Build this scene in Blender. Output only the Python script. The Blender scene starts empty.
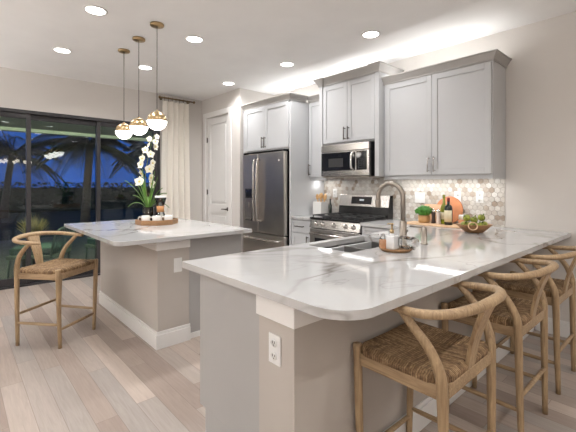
import bpy, bmesh, math, random
from mathutils import Vector, Matrix, Quaternion
from mathutils.geometry import tessellate_polygon
random.seed(7)
PI = math.pi
scn = bpy.context.scene
C = scn.collection

# ------------------------------------------------------------------ camera
cd = bpy.data.cameras.new('camera'); cam = bpy.data.objects.new('camera', cd); C.objects.link(cam)
cam.location = (0, 0, 1.33)
cam.rotation_euler = (PI/2, 0, math.radians(48.0))
cd.sensor_width = 36; cd.lens = 370/576*36
cd.shift_y = -31.5/576
cd.clip_start = 0.02; cd.clip_end = 300
scn.camera = cam
# ------------------------------------------------------------------ exposure
vs = scn.view_settings
vs.view_transform = 'Standard'; vs.look = 'None'; vs.gamma = 1; vs.use_curve_mapping = False
vs.exposure = 0.36
scn.cycles.use_denoising = True
scn.cycles.max_bounces = 10; scn.cycles.diffuse_bounces = 5; scn.cycles.glossy_bounces = 5
scn.cycles.transmission_bounces = 8; scn.cycles.transparent_max_bounces = 12
scn.cycles.sample_clamp_indirect = 6; scn.cycles.caustics_reflective = False; scn.cycles.caustics_refractive = False
# ------------------------------------------------------------------ world: dusk sky
SKY = 0.85
w = bpy.data.worlds.new('dusk'); scn.world = w; w.use_nodes = True
nt = w.node_tree; nt.nodes.clear()
out = nt.nodes.new('ShaderNodeOutputWorld'); bg = nt.nodes.new('ShaderNodeBackground')
tc = nt.nodes.new('ShaderNodeTexCoord'); sp = nt.nodes.new('ShaderNodeSeparateXYZ')
rp = nt.nodes.new('ShaderNodeValToRGB'); nz = nt.nodes.new('ShaderNodeTexNoise')
mx = nt.nodes.new('ShaderNodeMix'); mx.data_type = 'RGBA'; mx.blend_type = 'MULTIPLY'
nz.inputs['Scale'].default_value = 3.5; nz.inputs['Detail'].default_value = 4
rn = nt.nodes.new('ShaderNodeValToRGB')
rn.color_ramp.elements[0].position = .38; rn.color_ramp.elements[0].color = (.45, .45, .5, 1)
rn.color_ramp.elements[1].position = .68; rn.color_ramp.elements[1].color = (1.2, 1.2, 1.2, 1)
e = rp.color_ramp.elements
e[0].position = 0.0; e[0].color = (.03, .12, .50, 1)
e[1].position = .5; e[1].color = (.016, .07, .36, 1)
e2 = e.new(.15); e2.color = (.04, .16, .62, 1)
L = nt.links.new
L(tc.outputs['Generated'], sp.inputs[0]); L(sp.outputs['Z'], rp.inputs[0])
L(tc.outputs['Generated'], nz.inputs['Vector']); L(nz.outputs['Fac'], rn.inputs[0])
mx.inputs[0].default_value = .8
L(rp.outputs[0], mx.inputs[6]); L(rn.outputs[0], mx.inputs[7]); L(mx.outputs[2], bg.inputs[0])
bg.inputs['Strength'].default_value = SKY; L(bg.outputs[0], out.inputs[0])

# ------------------------------------------------------------------ lamp powers
FILL_TORCH_W = 62.0     # added unseen torchieres, filling the room off the ceiling
DOWN_W = 5.0      # each recessed downlight
PEND_E = 10.0       # pendant glass emission
PATIO_FILL_W = 170.0     # added unseen uplights for the patio ceiling
UNDER_W = 2.8      # strips under the wall cabinets, per metre
CHAND_W = 7.0     # dining chandelier
COVE_W = 2.6      # strips on top of the wall cabinets, per metre
WARM = (1.0, .992, .98)

def strip_light(name, x0, x1, y, z, wm, up=False, wid=.02):
    ld = bpy.data.lights.new(name, 'AREA'); ld.shape = 'RECTANGLE'; ld.size = x1-x0; ld.size_y = wid
    ld.energy = wm*(x1-x0); ld.color = (1, .988, .965)
    o = bpy.data.objects.new(name, ld); C.objects.link(o); o.location = ((x0+x1)/2, y, z)
    if up: o.rotation_euler = (PI, 0, 0)
    return o
# strips beneath / above the wall cabinets (real lamps of the kitchen)
strip_light('under_cabinet_strip', -2.35, -1.30, 3.80, 1.40, UNDER_W)
strip_light('under_cabinet_strip', -3.58, -3.33, 3.80, 1.40, UNDER_W)
strip_light('microwave_task_light', -3.10, -2.62, 3.74, 1.41, UNDER_W*.35)
strip_light('cove_strip', -2.33, -1.30, 3.72, 2.465, COVE_W, True)
strip_light('cove_strip', -4.55, -3.38, 3.72, 2.465, COVE_W, True)
strip_light('cove_strip', -3.25, -2.42, 3.66, 2.615, COVE_W*.8, True)

# ------------------------------------------------------------------ mesh helpers
def catmull(P, n=6):
    P = [Vector(p) for p in P]; out = []
    for i in range(len(P)-1):
        p0 = P[i-1] if i else P[0]*2-P[1]
        p1, p2 = P[i], P[i+1]
        p3 = P[i+2] if i+2 < len(P) else P[-1]*2-P[-2]
        for k in range(n):
            t = k/n
            out.append(.5*((2*p1)+(p2-p0)*t+(2*p0-5*p1+4*p2-p3)*t*t+(3*p1-p0-3*p2+p3)*t**3))
    out.append(P[-1]); return out
def lerp_list(vals, n):
    r = []
    for i in range(n):
        t = i/(n-1)*(len(vals)-1); k = min(int(t), len(vals)-2); r.append(vals[k]+(vals[k+1]-vals[k])*(t-k))
    return r
class MB:
    def __init__(s): s.v = []; s.f = []; s.sm = []
    def add(s, vs, fs, smooth=False, M=None):
        b = len(s.v)
        for p in vs:
            p = Vector(p); s.v.append(M @ p if M else p)
        for f in fs: s.f.append([b+i for i in f]); s.sm.append(smooth)
        return s
    def box(s, x0, x1, y0, y1, z0, z1, M=None):
        vs = [(x, y, z) for z in (z0, z1) for y in (y0, y1) for x in (x0, x1)]
        return s.add(vs, [(0,2,3,1), (4,5,7,6), (0,1,5,4), (2,6,7,3), (0,4,6,2), (1,3,7,5)], False, M)
    def tube(s, path, r, n=10, flat=1.0, smooth=True, cap=True, up=None):
        path = [Vector(p) for p in path]; m = len(path)
        if not isinstance(r, (list, tuple)): r = [r]*m
        if len(r) != m: r = lerp_list(list(r), m)
        T = [(path[min(i+1, m-1)]-path[max(i-1, 0)]).normalized() for i in range(m)]
        a = Vector(up) if up else (Vector((0,0,1)) if abs(T[0].z) < .9 else Vector((1,0,0)))
        N = (a-T[0]*a.dot(T[0])).normalized(); vs = []
        for i in range(m):
            if i:
                N = T[i-1].rotation_difference(T[i]) @ N; N = (N-T[i]*N.dot(T[i])).normalized()
            B = T[i].cross(N)
            for k in range(n):
                th = 2*PI*k/n; vs.append(path[i]+(N*math.cos(th)*flat+B*math.sin(th))*r[i])
        fs = [(i*n+k, i*n+(k+1) % n, (i+1)*n+(k+1) % n, (i+1)*n+k) for i in range(m-1) for k in range(n)]
        if cap: fs += [tuple(range(n-1, -1, -1)), tuple((m-1)*n+k for k in range(n))]
        return s.add(vs, fs, smooth)
    def lathe(s, prof, c=(0,0,0), n=24, sx=1, sy=1, smooth=True, M=None, close=False):
        vs = []; fs = []
        for (r, z) in prof:
            for k in range(n):
                th = 2*PI*k/n; vs.append((c[0]+r*sx*math.cos(th), c[1]+r*sy*math.sin(th), c[2]+z))
        m = len(prof)
        for i in range(m-1):
            for k in range(n): fs.append((i*n+k, i*n+(k+1) % n, (i+1)*n+(k+1) % n, (i+1)*n+k))
        if close:
            for k in range(n): fs.append(((m-1)*n+k, (m-1)*n+(k+1) % n, (k+1) % n, k))
        else:
            if prof[0][0] > 1e-6: fs.append(tuple(range(n-1, -1, -1)))
            if prof[-1][0] > 1e-6: fs.append(tuple((m-1)*n+k for k in range(n)))
        return s.add(vs, fs, smooth, M)
    def prism(s, poly, z0, z1, holes=(), M=None):
        """poly (ccw) and holes (ccw) in the XY plane, extruded z0..z1"""
        loops = [list(poly)]+[list(h) for h in holes]
        flat = [p for l in loops for p in l]; n = len(flat)
        vs = [(p[0], p[1], z0) for p in flat]+[(p[0], p[1], z1) for p in flat]
        if holes:
            tri = tessellate_polygon([[Vector((p[0], p[1], 0)) for p in l] for l in loops])
            fs = []
            for t in tri:
                a, b, c = (Vector((flat[i][0], flat[i][1], 0)) for i in t)
                t = tuple(t) if (b-a).cross(c-a).z > 0 else tuple(reversed(t))
                fs.append(tuple(i+n for i in t)); fs.append(tuple(reversed(t)))
        else:
            fs = [tuple(range(n-1, -1, -1)), tuple(range(n, 2*n))]
        b = 0
        for li, l in enumerate(loops):
            k = len(l)
            for i in range(k):
                j = (i+1) % k
                q = (b+i, b+j, n+b+j, n+b+i)
                fs.append(q if li == 0 else tuple(reversed(q)))
            b += k
        return s.add(vs, fs, False, M)
    def ball(s, c, r, n=12, m=8, sc=(1,1,1), M=None):
        prof = [(math.sin(PI*i/m)*r, -math.cos(PI*i/m)*r) for i in range(m+1)]
        vs = []; fs = []
        for (rr, z) in prof[1:-1]:
            for k in range(n):
                th = 2*PI*k/n; vs.append((c[0]+rr*sc[0]*math.cos(th), c[1]+rr*sc[1]*math.sin(th), c[2]+z*sc[2]))
        R = m-1
        for i in range(R-1):
            for k in range(n): fs.append((i*n+k, i*n+(k+1) % n, (i+1)*n+(k+1) % n, (i+1)*n+k))
        b = len(vs); vs += [(c[0], c[1], c[2]-r*sc[2]), (c[0], c[1], c[2]+r*sc[2])]
        for k in range(n):
            fs.append((b, (k+1) % n, k)); fs.append((b+1, (R-1)*n+k, (R-1)*n+(k+1) % n))
        return s.add(vs, fs, True, M)
    def build(s, name, mat, parent=None, loc=None, bevel=0, seg=2, rotz=0, off=None):
        me = bpy.data.meshes.new(name)
        o0 = Vector(off) if off else Vector((0,0,0))
        me.from_pydata([tuple(p-o0) for p in s.v], [], s.f)
        me.polygons.foreach_set('use_smooth', s.sm); me.update()
        if mat: me.materials.append(mat)
        o = bpy.data.objects.new(name, me); C.objects.link(o)
        if loc: o.location = loc
        elif off: o.location = off
        if rotz: o.rotation_euler.z = rotz
        if parent: o.parent = parent
        if bevel:
            b = o.modifiers.new('bevel', 'BEVEL'); b.width = bevel; b.segments = seg; b.limit_method = 'ANGLE'; b.angle_limit = math.radians(48)
        return o
def tag(o, label=None, cat=None, group=None, kind=None):
    if label: o['label'] = label
    if cat: o['category'] = cat
    if group: o['group'] = group
    if kind: o['kind'] = kind
    return o
def thing(name, label, cat, loc=(0,0,0), rotz=0, group=None):
    o = bpy.data.objects.new(name, None); o.empty_display_size = .1; C.objects.link(o)
    o.location = loc; o.rotation_euler = (0, 0, rotz)
    return tag(o, label, cat, group)
def struct(name, loc=(0,0,0)):
    o = bpy.data.objects.new(name, None); o.empty_display_size = .1; C.objects.link(o); o.location = loc
    o['kind'] = 'structure'; return o
def dup(root, loc, rotz=None, label=None):
    r = root.copy(); C.objects.link(r); r.location = loc
    if rotz is not None: r.rotation_euler = (0, 0, rotz)
    if label: r['label'] = label
    for ch in list(root.children):
        c = ch.copy(); C.objects.link(c); c.parent = r
        for g in list(ch.children):
            d = g.copy(); C.objects.link(d); d.parent = c
    return r

# ------------------------------------------------------------------ materials
class NT:
    def __init__(s, name):
        s.m = bpy.data.materials.new(name); s.m.use_nodes = True; s.t = s.m.node_tree
        s.b = s.t.nodes['Principled BSDF']; s.o = s.t.nodes['Material Output']
    def n(s, t, **k):
        x = s.t.nodes.new('ShaderNode'+t)
        for a, b in k.items(): setattr(x, a, b)
        return x
    def l(s, a, b): s.t.links.new(a, b)
    def val(s, node, **k):
        for a, b in k.items(): node.inputs[a].default_value = b
    def math(s, op, a, b=None, c=None):
        x = s.n('Math', operation=op)
        for i, q in enumerate((a, b, c)):
            if q is None: continue
            if isinstance(q, (int, float)): x.inputs[i].default_value = q
            else: s.l(q, x.inputs[i])
        return x.outputs[0]
    def ramp(s, fac, stops, interp='LINEAR'):
        x = s.n('ValToRGB'); e = x.color_ramp.elements; x.color_ramp.interpolation = interp
        e[0].position, e[0].color = stops[0][0], (*stops[0][1], 1)
        e[1].position, e[1].color = stops[-1][0], (*stops[-1][1], 1)
        for p, c in stops[1:-1]:
            q = e.new(p); q.color = (*c, 1)
        s.l(fac, x.inputs[0]); return x.outputs[0]
    def mix(s, fac, a, b, mode='MIX'):
        x = s.n('Mix', data_type='RGBA', blend_type=mode)
        for i, q in ((0, fac), (6, a), (7, b)):
            if isinstance(q, (int, float)): x.inputs[i].default_value = q
            elif isinstance(q, tuple): x.inputs[i].default_value = (*q, 1)
            else: s.l(q, x.inputs[i])
        return x.outputs[2]
    def noise(s, vec, scale, detail=3, dist=0, rough=.5):
        x = s.n('TexNoise'); s.val(x, Scale=scale, Detail=detail, Distortion=dist, Roughness=rough)
        if vec: s.l(vec, x.inputs['Vector'])
        return x.outputs['Fac']
    def coords(s, kind='Object', scale=None, rot=None):
        o = s.n('TexCoord').outputs[kind]
        if scale or rot:
            m = s.n('Mapping')
            if scale: m.inputs['Scale'].default_value = scale
            if rot: m.inputs['Rotation'].default_value = rot
            s.l(o, m.inputs[0]); o = m.outputs[0]
        return o
    def bump(s, h, strength=.3, dist=.002):
        x = s.n('Bump'); s.val(x, Strength=strength, Distance=dist); s.l(h, x.inputs['Height']); s.l(x.outputs[0], s.b.inputs['Normal'])
    def col(s, c):
        if isinstance(c, tuple): s.b.inputs['Base Color'].default_value = (*c, 1)
        else: s.l(c, s.b.inputs['Base Color'])
    def set(s, rough=.5, metal=0, **k):
        s.b.inputs['Roughness'].default_value = rough; s.b.inputs['Metallic'].default_value = metal
        for a, b in k.items(): s.b.inputs[a.replace('_', ' ')].default_value = b
        return s.m
def var_mat(name, c, rough=.5, metal=0, amt=.06, scale=4, bump=0, bscale=60, **k):
    t = NT(name); v = t.coords()
    f = t.noise(v, scale, 4)
    lo = tuple(x*(1-amt) for x in c); hi = tuple(min(1, x*(1+amt)) for x in c)
    t.col(t.ramp(f, [(.3, lo), (.7, hi)]))
    if bump: t.bump(t.noise(v, bscale, 3), bump, .002)
    return t.set(rough, metal, **k)
M = {}
M['wall'] = var_mat('wall_paint', (.66, .63, .60), .85, amt=.015, scale=2, bump=.08, bscale=220)
M['ceiling'] = var_mat('ceiling_texture', (.87, .865, .86), .95, amt=.02, scale=3, bump=.5, bscale=70)
M['trim'] = var_mat('white_trim_paint', (.80, .79, .775), .45, amt=.01)
M['door'] = var_mat('door_paint', (.78, .775, .765), .4, amt=.01)
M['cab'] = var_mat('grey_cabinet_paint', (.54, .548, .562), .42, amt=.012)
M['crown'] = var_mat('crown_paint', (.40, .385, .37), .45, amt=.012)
M['knee'] = var_mat('knee_wall_paint', (.485, .447, .41), .7, amt=.015, bump=.08, bscale=220)
M['panel'] = var_mat('grey_end_panel_paint', (.40, .392, .386), .45, amt=.012)
M['steel'] = var_mat('brushed_steel', (.60, .58, .56), .24, 1, amt=.05, scale=8)
M['dsteel'] = var_mat('dark_steel', (.57, .525, .485), .28, 1, amt=.05, scale=5)
M['basin'] = var_mat('satin_sink_steel', (.30, .29, .28), .33, 1, amt=.05)
M['nickel'] = var_mat('brushed_nickel', (.36, .32, .28), .28, 1, amt=.04)
M['handle'] = var_mat('pewter_handle', (.13, .115, .105), .3, 1, amt=.04)
M['chrome'] = var_mat('chrome', (.8, .79, .78), .08, 1, amt=.02)
M['brass'] = var_mat('brass', (.46, .33, .18), .3, 1, amt=.06)
M['bronze'] = var_mat('dark_bronze_frame', (.035, .033, .036), .35, 0, amt=.08)
M['black'] = var_mat('black_enamel', (.012, .012, .013), .25, amt=.1)
M['bglass'] = var_mat('black_glass', (.012, .013, .017), .05, amt=.1)
M['iron'] = var_mat('cast_iron', (.02, .02, .021), .55, amt=.15, bump=.2)
M['white'] = var_mat('white_ceramic', (.82, .81, .79), .15, amt=.01)
M['plate'] = var_mat('white_plastic', (.80, .80, .79), .3, amt=.01)
M['slot'] = var_mat('dark_slots', (.06, .06, .06), .5, amt=.05)
M['rod'] = var_mat('aged_bronze', (.22, .155, .09), .35, 1, amt=.1)
M['cord'] = var_mat('pendant_cord', (.10, .085, .07), .6, amt=.05)
M['green'] = var_mat('boxwood_leaf', (.05, .22, .015), .5, amt=.6, scale=60)
M['leaf'] = var_mat('orchid_leaf', (.12, .26, .04), .4, amt=.35, scale=14)
M['stem'] = var_mat('plant_stem', (.14, .2, .05), .5, amt=.2, scale=20)
M['petal'] = var_mat('orchid_petal', (.86, .84, .70), .5, amt=.06, scale=30)
M['throat'] = var_mat('orchid_throat', (.75, .62, .22), .5, amt=.2, scale=60)
M['stone'] = var_mat('vase_stones', (.36, .22, .2), .6, amt=.6, scale=50)
M['oil'] = var_mat('olive_oil', (.20, .22, .015), .15, amt=.2)
M['wine'] = var_mat('dark_wine_glass', (.012, .018, .014), .07, amt=.1)
M['label'] = var_mat('cream_paper', (.68, .60, .42), .6, amt=.06, scale=30)
M['red'] = var_mat('red_foil', (.25, .03, .03), .35, amt=.2)
M['soap'] = var_mat('frosted_white_glass', (.80, .81, .82), .12, amt=.02)
M['amber'] = var_mat('amber_candle', (.46, .24, .13), .25, amt=.15, scale=20)
M['lime'] = var_mat('green_artichoke', (.27, .31, .05), .5, amt=.75, scale=40, bump=.6, bscale=50)
M['pot'] = var_mat('pale_wood_pot', (.56, .34, .15), .5, amt=.15, scale=20)
M['copper'] = var_mat('terracotta_board', (.55, .22, .10), .5, amt=.15, scale=12)
M['pink'] = var_mat('rose_wood_board', (.70, .42, .26), .5, amt=.12, scale=12)
M['mill'] = var_mat('pale_pepper_mill', (.72, .63, .58), .35, amt=.06)
M['dmill'] = var_mat('dark_pepper_mill', (.05, .03, .025), .3, amt=.1)
M['grout'] = var_mat('grout', (.40, .36, .32), .85, amt=.05, scale=20)
M['patio'] = var_mat('patio_pavers', (.11, .11, .105), .7, amt=.15, scale=3)
M['lanai'] = var_mat('patio_ceiling_boards', (.46, .50, .33), .8, amt=.06)
M['lawn'] = var_mat('lawn', (.02, .045, .015), .9, amt=.5, scale=6)
M['frond'] = var_mat('palm_frond', (.03, .05, .018), .7, amt=.4, scale=3)
M['trunk'] = var_mat('palm_trunk', (.10, .075, .05), .9, amt=.3, scale=12)
M['hedge'] = var_mat('hedge_leaves', (.018, .035, .012), .8, amt=.5, scale=10)
M['rope'] = var_mat('pale_green_chair_rope', (.22, .26, .22), .7, amt=.1)
M['cushion'] = var_mat('teal_cushion', (.10, .16, .15), .9, amt=.08)
M['grass'] = var_mat('dry_grass', (.42, .32, .13), .7, amt=.3, scale=30)
M['dirt'] = var_mat('planter', (.09, .08, .075), .7, amt=.1)

t = NT('glossy_white_quartz')          # white quartz with branching taupe veins
v = t.coords('Object')
n1 = t.noise(t.coords('Object', (1, .6, 1), (0, 0, .55)), .85, 4, .9, .5)
a1 = t.math('ABSOLUTE', t.math('SUBTRACT', n1, .5))
v1 = t.ramp(a1, [(0, (1, 1, 1)), (.005, (.6, .6, .6)), (.013, (0, 0, 0))])
n2 = t.noise(t.coords('Object', (1.2, .7, 1), (0, 0, -.5)), 1.5, 4, .7, .5)
a2 = t.math('ABSOLUTE', t.math('SUBTRACT', n2, .54))
v2 = t.ramp(a2, [(0, (.5, .5, .5)), (.007, (0, 0, 0))])
msk = t.ramp(t.noise(v, 1.1, 2), [(.42, (.12, .12, .12)), (.6, (1, 1, 1))])
vein = t.math('MULTIPLY', t.math('MAXIMUM', v1, v2), msk)
cloud = t.ramp(t.noise(v, 1.3, 4, .6), [(.35, (.545, .545, .545)), (.65, (.50, .498, .498))])
t.col(t.mix(t.math('MULTIPLY', vein, .85), cloud, (.22, .19, .17)))
M['quartz'] = t.set(.06, Specular_IOR_Level=.7)

t = NT('oak_plank_floor')              # wide planks laid along X
v = t.n('TexCoord').outputs['Object']; sx = t.n('SeparateXYZ'); t.l(v, sx.inputs[0])
PW, PLN = .12, 1.3
yr = t.math('DIVIDE', t.math('ADD', sx.outputs['Y'], PW*200+.02), PW)
row = t.math('FLOOR', yr); fy = t.math('FRACT', yr)
wn = t.n('TexWhiteNoise', noise_dimensions='1D'); t.l(row, wn.inputs['W'])
xr = t.math('ADD', t.math('DIVIDE', t.math('ADD', sx.outputs['X'], 20), PLN), t.math('MULTIPLY', wn.outputs['Value'], 5.37))
colu = t.math('FLOOR', xr); fx = t.math('FRACT', xr)
cb = t.n('CombineXYZ'); t.l(row, cb.inputs[0]); t.l(colu, cb.inputs[1])
w2 = t.n('TexWhiteNoise', noise_dimensions='2D'); t.l(cb.outputs[0], w2.inputs['Vector'])
base = t.ramp(w2.outputs['Value'], [(0, (.31, .245, .21)), (.25, (.40, .33, .285)), (.45, (.36, .325, .30)), (.7, (.45, .375, .325)), (1, (.51, .43, .375))])
gv = t.n('CombineXYZ'); t.l(t.math('MULTIPLY', sx.outputs['X'], 2.2), gv.inputs[0]); t.l(t.math('MULTIPLY', sx.outputs['Y'], 30), gv.inputs[1])
t.l(t.math('MULTIPLY', w2.outputs['Value'], 40), gv.inputs[2])
g = t.noise(gv.outputs[0], 1.6, 6, 1.2, .6)
grain = t.ramp(g, [(.3, (.88, .875, .87)), (.7, (1.08, 1.08, 1.08))])
colr = t.mix(1.0, base, grain, 'MULTIPLY')
ey = t.math('MINIMUM', fy, t.math('SUBTRACT', 1, fy)); ex = t.math('MINIMUM', fx, t.math('SUBTRACT', 1, fx))
gap = t.math('MAXIMUM', t.math('LESS_THAN', ey, .014), t.math('LESS_THAN', ex, .0012))
t.col(t.mix(t.math('MULTIPLY', gap, .55), colr, (.16, .125, .105)))
t.bump(t.math('SUBTRACT', t.math('MULTIPLY', g, .3), gap), .25, .002)
M['floor'] = t.set(.42)

def wood(name, c1, c2, rough=.5, along='Z', sc=1.0):
    t = NT(name); s = {'Z': (48, 48, 2.6), 'X': (2.6, 48, 48), 'Y': (48, 2.6, 48)}[along]
    v = t.coords('Object', tuple(q*sc for q in s))
    f = t.noise(v, 1.5, 5, 1.5, .6); f2 = t.noise(t.coords('Object'), 5*sc, 3)
    t.col(t.mix(.35, t.ramp(f, [(.3, c1), (.7, c2)]), t.ramp(f2, [(.3, c1), (.7, c2)])))
    t.bump(f, .2, .001); return t.set(rough)
M['oak'] = wood('weathered_oak', (.17, .10, .05), (.52, .375, .22), .5)
M['oak_x'] = wood('weathered_oak_rail', (.17, .10, .05), (.52, .375, .22), .5, 'X')
M['boardw'] = wood('pale_wood_board', (.58, .36, .20), (.74, .53, .34), .5, 'X')
M['bowlw'] = wood('carved_wood_bowl', (.17, .075, .03), (.48, .26, .11), .45, 'X')
M['trayw'] = wood('acacia_tray', (.20, .10, .04), (.38, .21, .095), .45, 'Y')
M['spoon'] = wood('spoon_wood', (.50, .27, .10), (.74, .47, .22), .5)
M['collar'] = wood('coffee_collar_wood', (.42, .19, .07), (.60, .31, .13), .4)
t = NT('rush_weave')                   # cords run at right angles to each rail, meeting on the diagonals
v = t.n('TexCoord').outputs['Object']; sx = t.n('SeparateXYZ'); t.l(v, sx.inputs[0])
ax = t.math('ABSOLUTE', sx.outputs['X']); ay = t.math('MULTIPLY', t.math('ABSOLUTE', sx.outputs['Y']), .87)
side = t.math('GREATER_THAN', ay, ax)
jit = t.math('MULTIPLY', t.math('SUBTRACT', t.noise(v, 30, 3), .5), .012)
cx = t.math('ADD', sx.outputs['X'], jit); cy = t.math('ADD', sx.outputs['Y'], jit)
cc = t.math('ADD', t.math('MULTIPLY', side, cx), t.math('MULTIPLY', t.math('SUBTRACT', 1, side), cy))
st = t.math('SINE', t.math('MULTIPLY', cc, 640))
st01 = t.math('ADD', t.math('MULTIPLY', st, .5), .5)
wst = t.n('TexWhiteNoise', noise_dimensions='2D'); cst = t.n('CombineXYZ'); t.l(t.math('FLOOR', t.math('MULTIPLY', cc, 640/(2*PI))), cst.inputs[0])
t.l(t.math('ADD', side, t.math('MULTIPLY', t.math('GREATER_THAN', sx.outputs['X'], 0), 2)), cst.inputs[1]); t.l(cst.outputs[0], wst.inputs['Vector'])
pat = t.math('ADD', t.math('MULTIPLY', wst.outputs['Value'], .26), t.math('MULTIPLY', t.noise(t.coords('Object', (70, 70, 70)), 1.0, 3), .74))
basec = t.ramp(pat, [(.28, (.12, .065, .03)), (.5, (.27, .165, .08)), (.72, (.44, .30, .165))])
t.col(t.mix(1.0, basec, t.ramp(st01, [(0, (.55, .5, .45)), (.5, (1, 1, 1))]), 'MULTIPLY'))
t.bump(st01, .8, .004); M['rush'] = t.set(.75)

t = NT('linen_curtain'); v = t.coords('Object', (1, 300, 300))
t.col(t.ramp(t.noise(v, 1, 2), [(.3, (.80, .755, .69)), (.7, (.86, .82, .76))])); M['linen'] = t.set(.9, Sheen_Weight=.3)

t = NT('hex_stone_tile'); ri = t.n('NewGeometry').outputs['Random Per Island']
hc_ = t.ramp(ri, [(0, (.66, .63, .59)), (.30, (.60, .57, .53)), (.50, (.70, .68, .65)), (.66, (.55, .50, .45)), (.80, (.48, .415, .355)), (.87, (.62, .58, .53)), (.95, (.38, .31, .25)), (1, (.34, .26, .2))], 'CONSTANT')
mv = t.ramp(t.noise(t.coords('Object'), 35, 4, .8), [(.3, (.86, .85, .84)), (.7, (1.08, 1.08, 1.08))])
t.col(t.mix(1.0, hc_, mv, 'MULTIPLY')); M['hex'] = t.set(.25)

def glass(name, refl=1.0, tint=(1, 1, 1), rough=0.0, ior=1.5):
    """thin architectural glass: clear straight through, Fresnel mirror off the face"""
    t = NT(name); t.t.nodes.remove(t.b)
    tr = t.n('BsdfTransparent'); tr.inputs[0].default_value = (*tint, 1)
    gl = t.n('BsdfGlossy'); gl.inputs['Roughness'].default_value = rough
    fr = t.n('Fresnel'); fr.inputs['IOR'].default_value = ior
    mxs = t.n('MixShader'); t.l(t.math('MULTIPLY', fr.outputs[0], refl), mxs.inputs[0])
    t.l(tr.outputs[0], mxs.inputs[1]); t.l(gl.outputs[0], mxs.inputs[2]); t.l(mxs.outputs[0], t.o.inputs[0])
    return t.m
M['pane'] = glass('window_glass', 1.1, (.78, .86, .86), 0, 1.5)
M['clear'] = glass('clear_glass', 1.2, (.93, .95, .95), .02)
def emit(name, c, e):
    t = NT(name); t.b.inputs['Base Color'].default_value = (*c, 1)
    t.b.inputs['Emission Color'].default_value = (*c, 1); t.b.inputs['Emission Strength'].default_value = e
    t.b.inputs['Roughness'].default_value = .3; return t.m
M['lens'] = emit('lamp_lens', (1, .97, .93), 9)
M['globe'] = emit('opal_glass', (1, .95, .88), PEND_E)
M['warmglobe'] = emit('warm_globe', (1, .86, .66), CHAND_W)
M['lcd'] = emit('oven_digits', (.55, .62, .66), .12)

# ------------------------------------------------------------------ room shell
XL, YB, ZC = -5.90, 3.955, 2.815
XR, YF = 3.2, -4.4
PY, PX = 3.259, -4.722       # pantry wall front, pantry corner
WT = .12
WZ = 2.305                 # head of the sliding glass
WY0, WY1 = -1.02, 2.49    # glass opening along the left wall
def sbox(name, mat, *b, bevel=0):
    o = MB().box(*b).build(name, mat, bevel=bevel); o['kind'] = 'structure'; return o
sbox('floor', M['floor'], XL-.02, XR, YF, YB, -.08, 0)
sbox('ceiling', M['ceiling'], XL-WT, XR+WT, YF-WT, YB+WT, ZC, ZC+.1)
sbox('wall_back', M['wall'], PX, XR, YB, YB+WT, 0, ZC)
sbox('wall_right', M['wall'], XR, XR+WT, YF, YB+WT, 0, ZC)
sbox('wall_front', M['wall'], XL-WT, XR+WT, YF-WT, YF, 0, ZC)
m = MB()
m.box(XL-WT, XL, YF, WY0, 0, ZC); m.box(XL-WT, XL, WY1, YB+WT, 0, ZC); m.box(XL-WT, XL, WY0, WY1, WZ, ZC)
o = m.build('wall_left', M['wall']); o['kind'] = 'structure'
DX0, DX1, DZ = -5.745, -5.03, 2.475     # pantry door leaf
m = MB()
m.box(XL, DX0, PY, PY+WT, 0, ZC); m.box(DX1, PX, PY, PY+WT, 0, ZC); m.box(DX0, DX1, PY, PY+WT, DZ, ZC)
m.box(PX-WT, PX, PY+WT, YB+WT, 0, ZC)
o = m.build('wall_pantry', M['wall']); o['kind'] = 'structure'
# pantry door: leaf, casing, hinges, lever
d = struct('door_1', (DX0, PY, 0))
m = MB(); yy = .02
def two_panel(m, x0, x1, z0, z1, y, st=.10):
    m.box(x0, x0+st, y, y+.04, z0, z1); m.box(x1-st, x1, y, y+.04, z0, z1)
    m.box(x0+st, x1-st, y, y+.04, z0, z0+.2); m.box(x0+st, x1-st, y, y+.04, z1-.12, z1); m.box(x0+st, x1-st, y, y+.04, .84, 1.0)
    for a, b in ((z0+.2, .84), (1.0, z1-.12)):
        m.box(x0+st, x1-st, y+.014, y+.03, a, b)
        m.box(x0+st+.035, x1-st-.035, y+.003, y+.02, a+.035, b-.035)
two_panel(m, .004, DX1-DX0-.004, .01, DZ-.004, yy)
m.build('door_panel', M['door'], d, bevel=.004)
m = MB(); cw = .088; W_ = DX1-DX0
m.box(-cw, 0, -.02, 0, 0, DZ+cw); m.box(W_, W_+cw, -.02, 0, 0, DZ+cw); m.box(0, W_, -.02, 0, DZ, DZ+cw)
m.build('door_casing', M['trim'], d, bevel=.006)
for z in (.35, 1.2, 2.1):
    m = MB(); m.tube([(.002, .012, z-.045), (.002, .012, z+.045)], .008, 8); m.box(.002, .02, .015, .021, z-.04, z+.04)
    m.build('hinge', M['handle'], d)
m = MB(); hx = W_-.065
m.lathe([(0, 0), (.032, 0), (.032, .008), (.012, .012), (.011, .05), (0, .05)], n=20, M=Matrix.Translation((hx, .02, .93)) @ Matrix.Rotation(PI/2, 4, 'X'))
m.tube(catmull([(hx, -.025, .93), (hx-.03, -.032, .932), (hx-.07, -.034, .932), (hx-.115, -.030, .928)], 4), [.011, .009, .008], 10)
m.build('door_handle', M['handle'], d)
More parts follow.
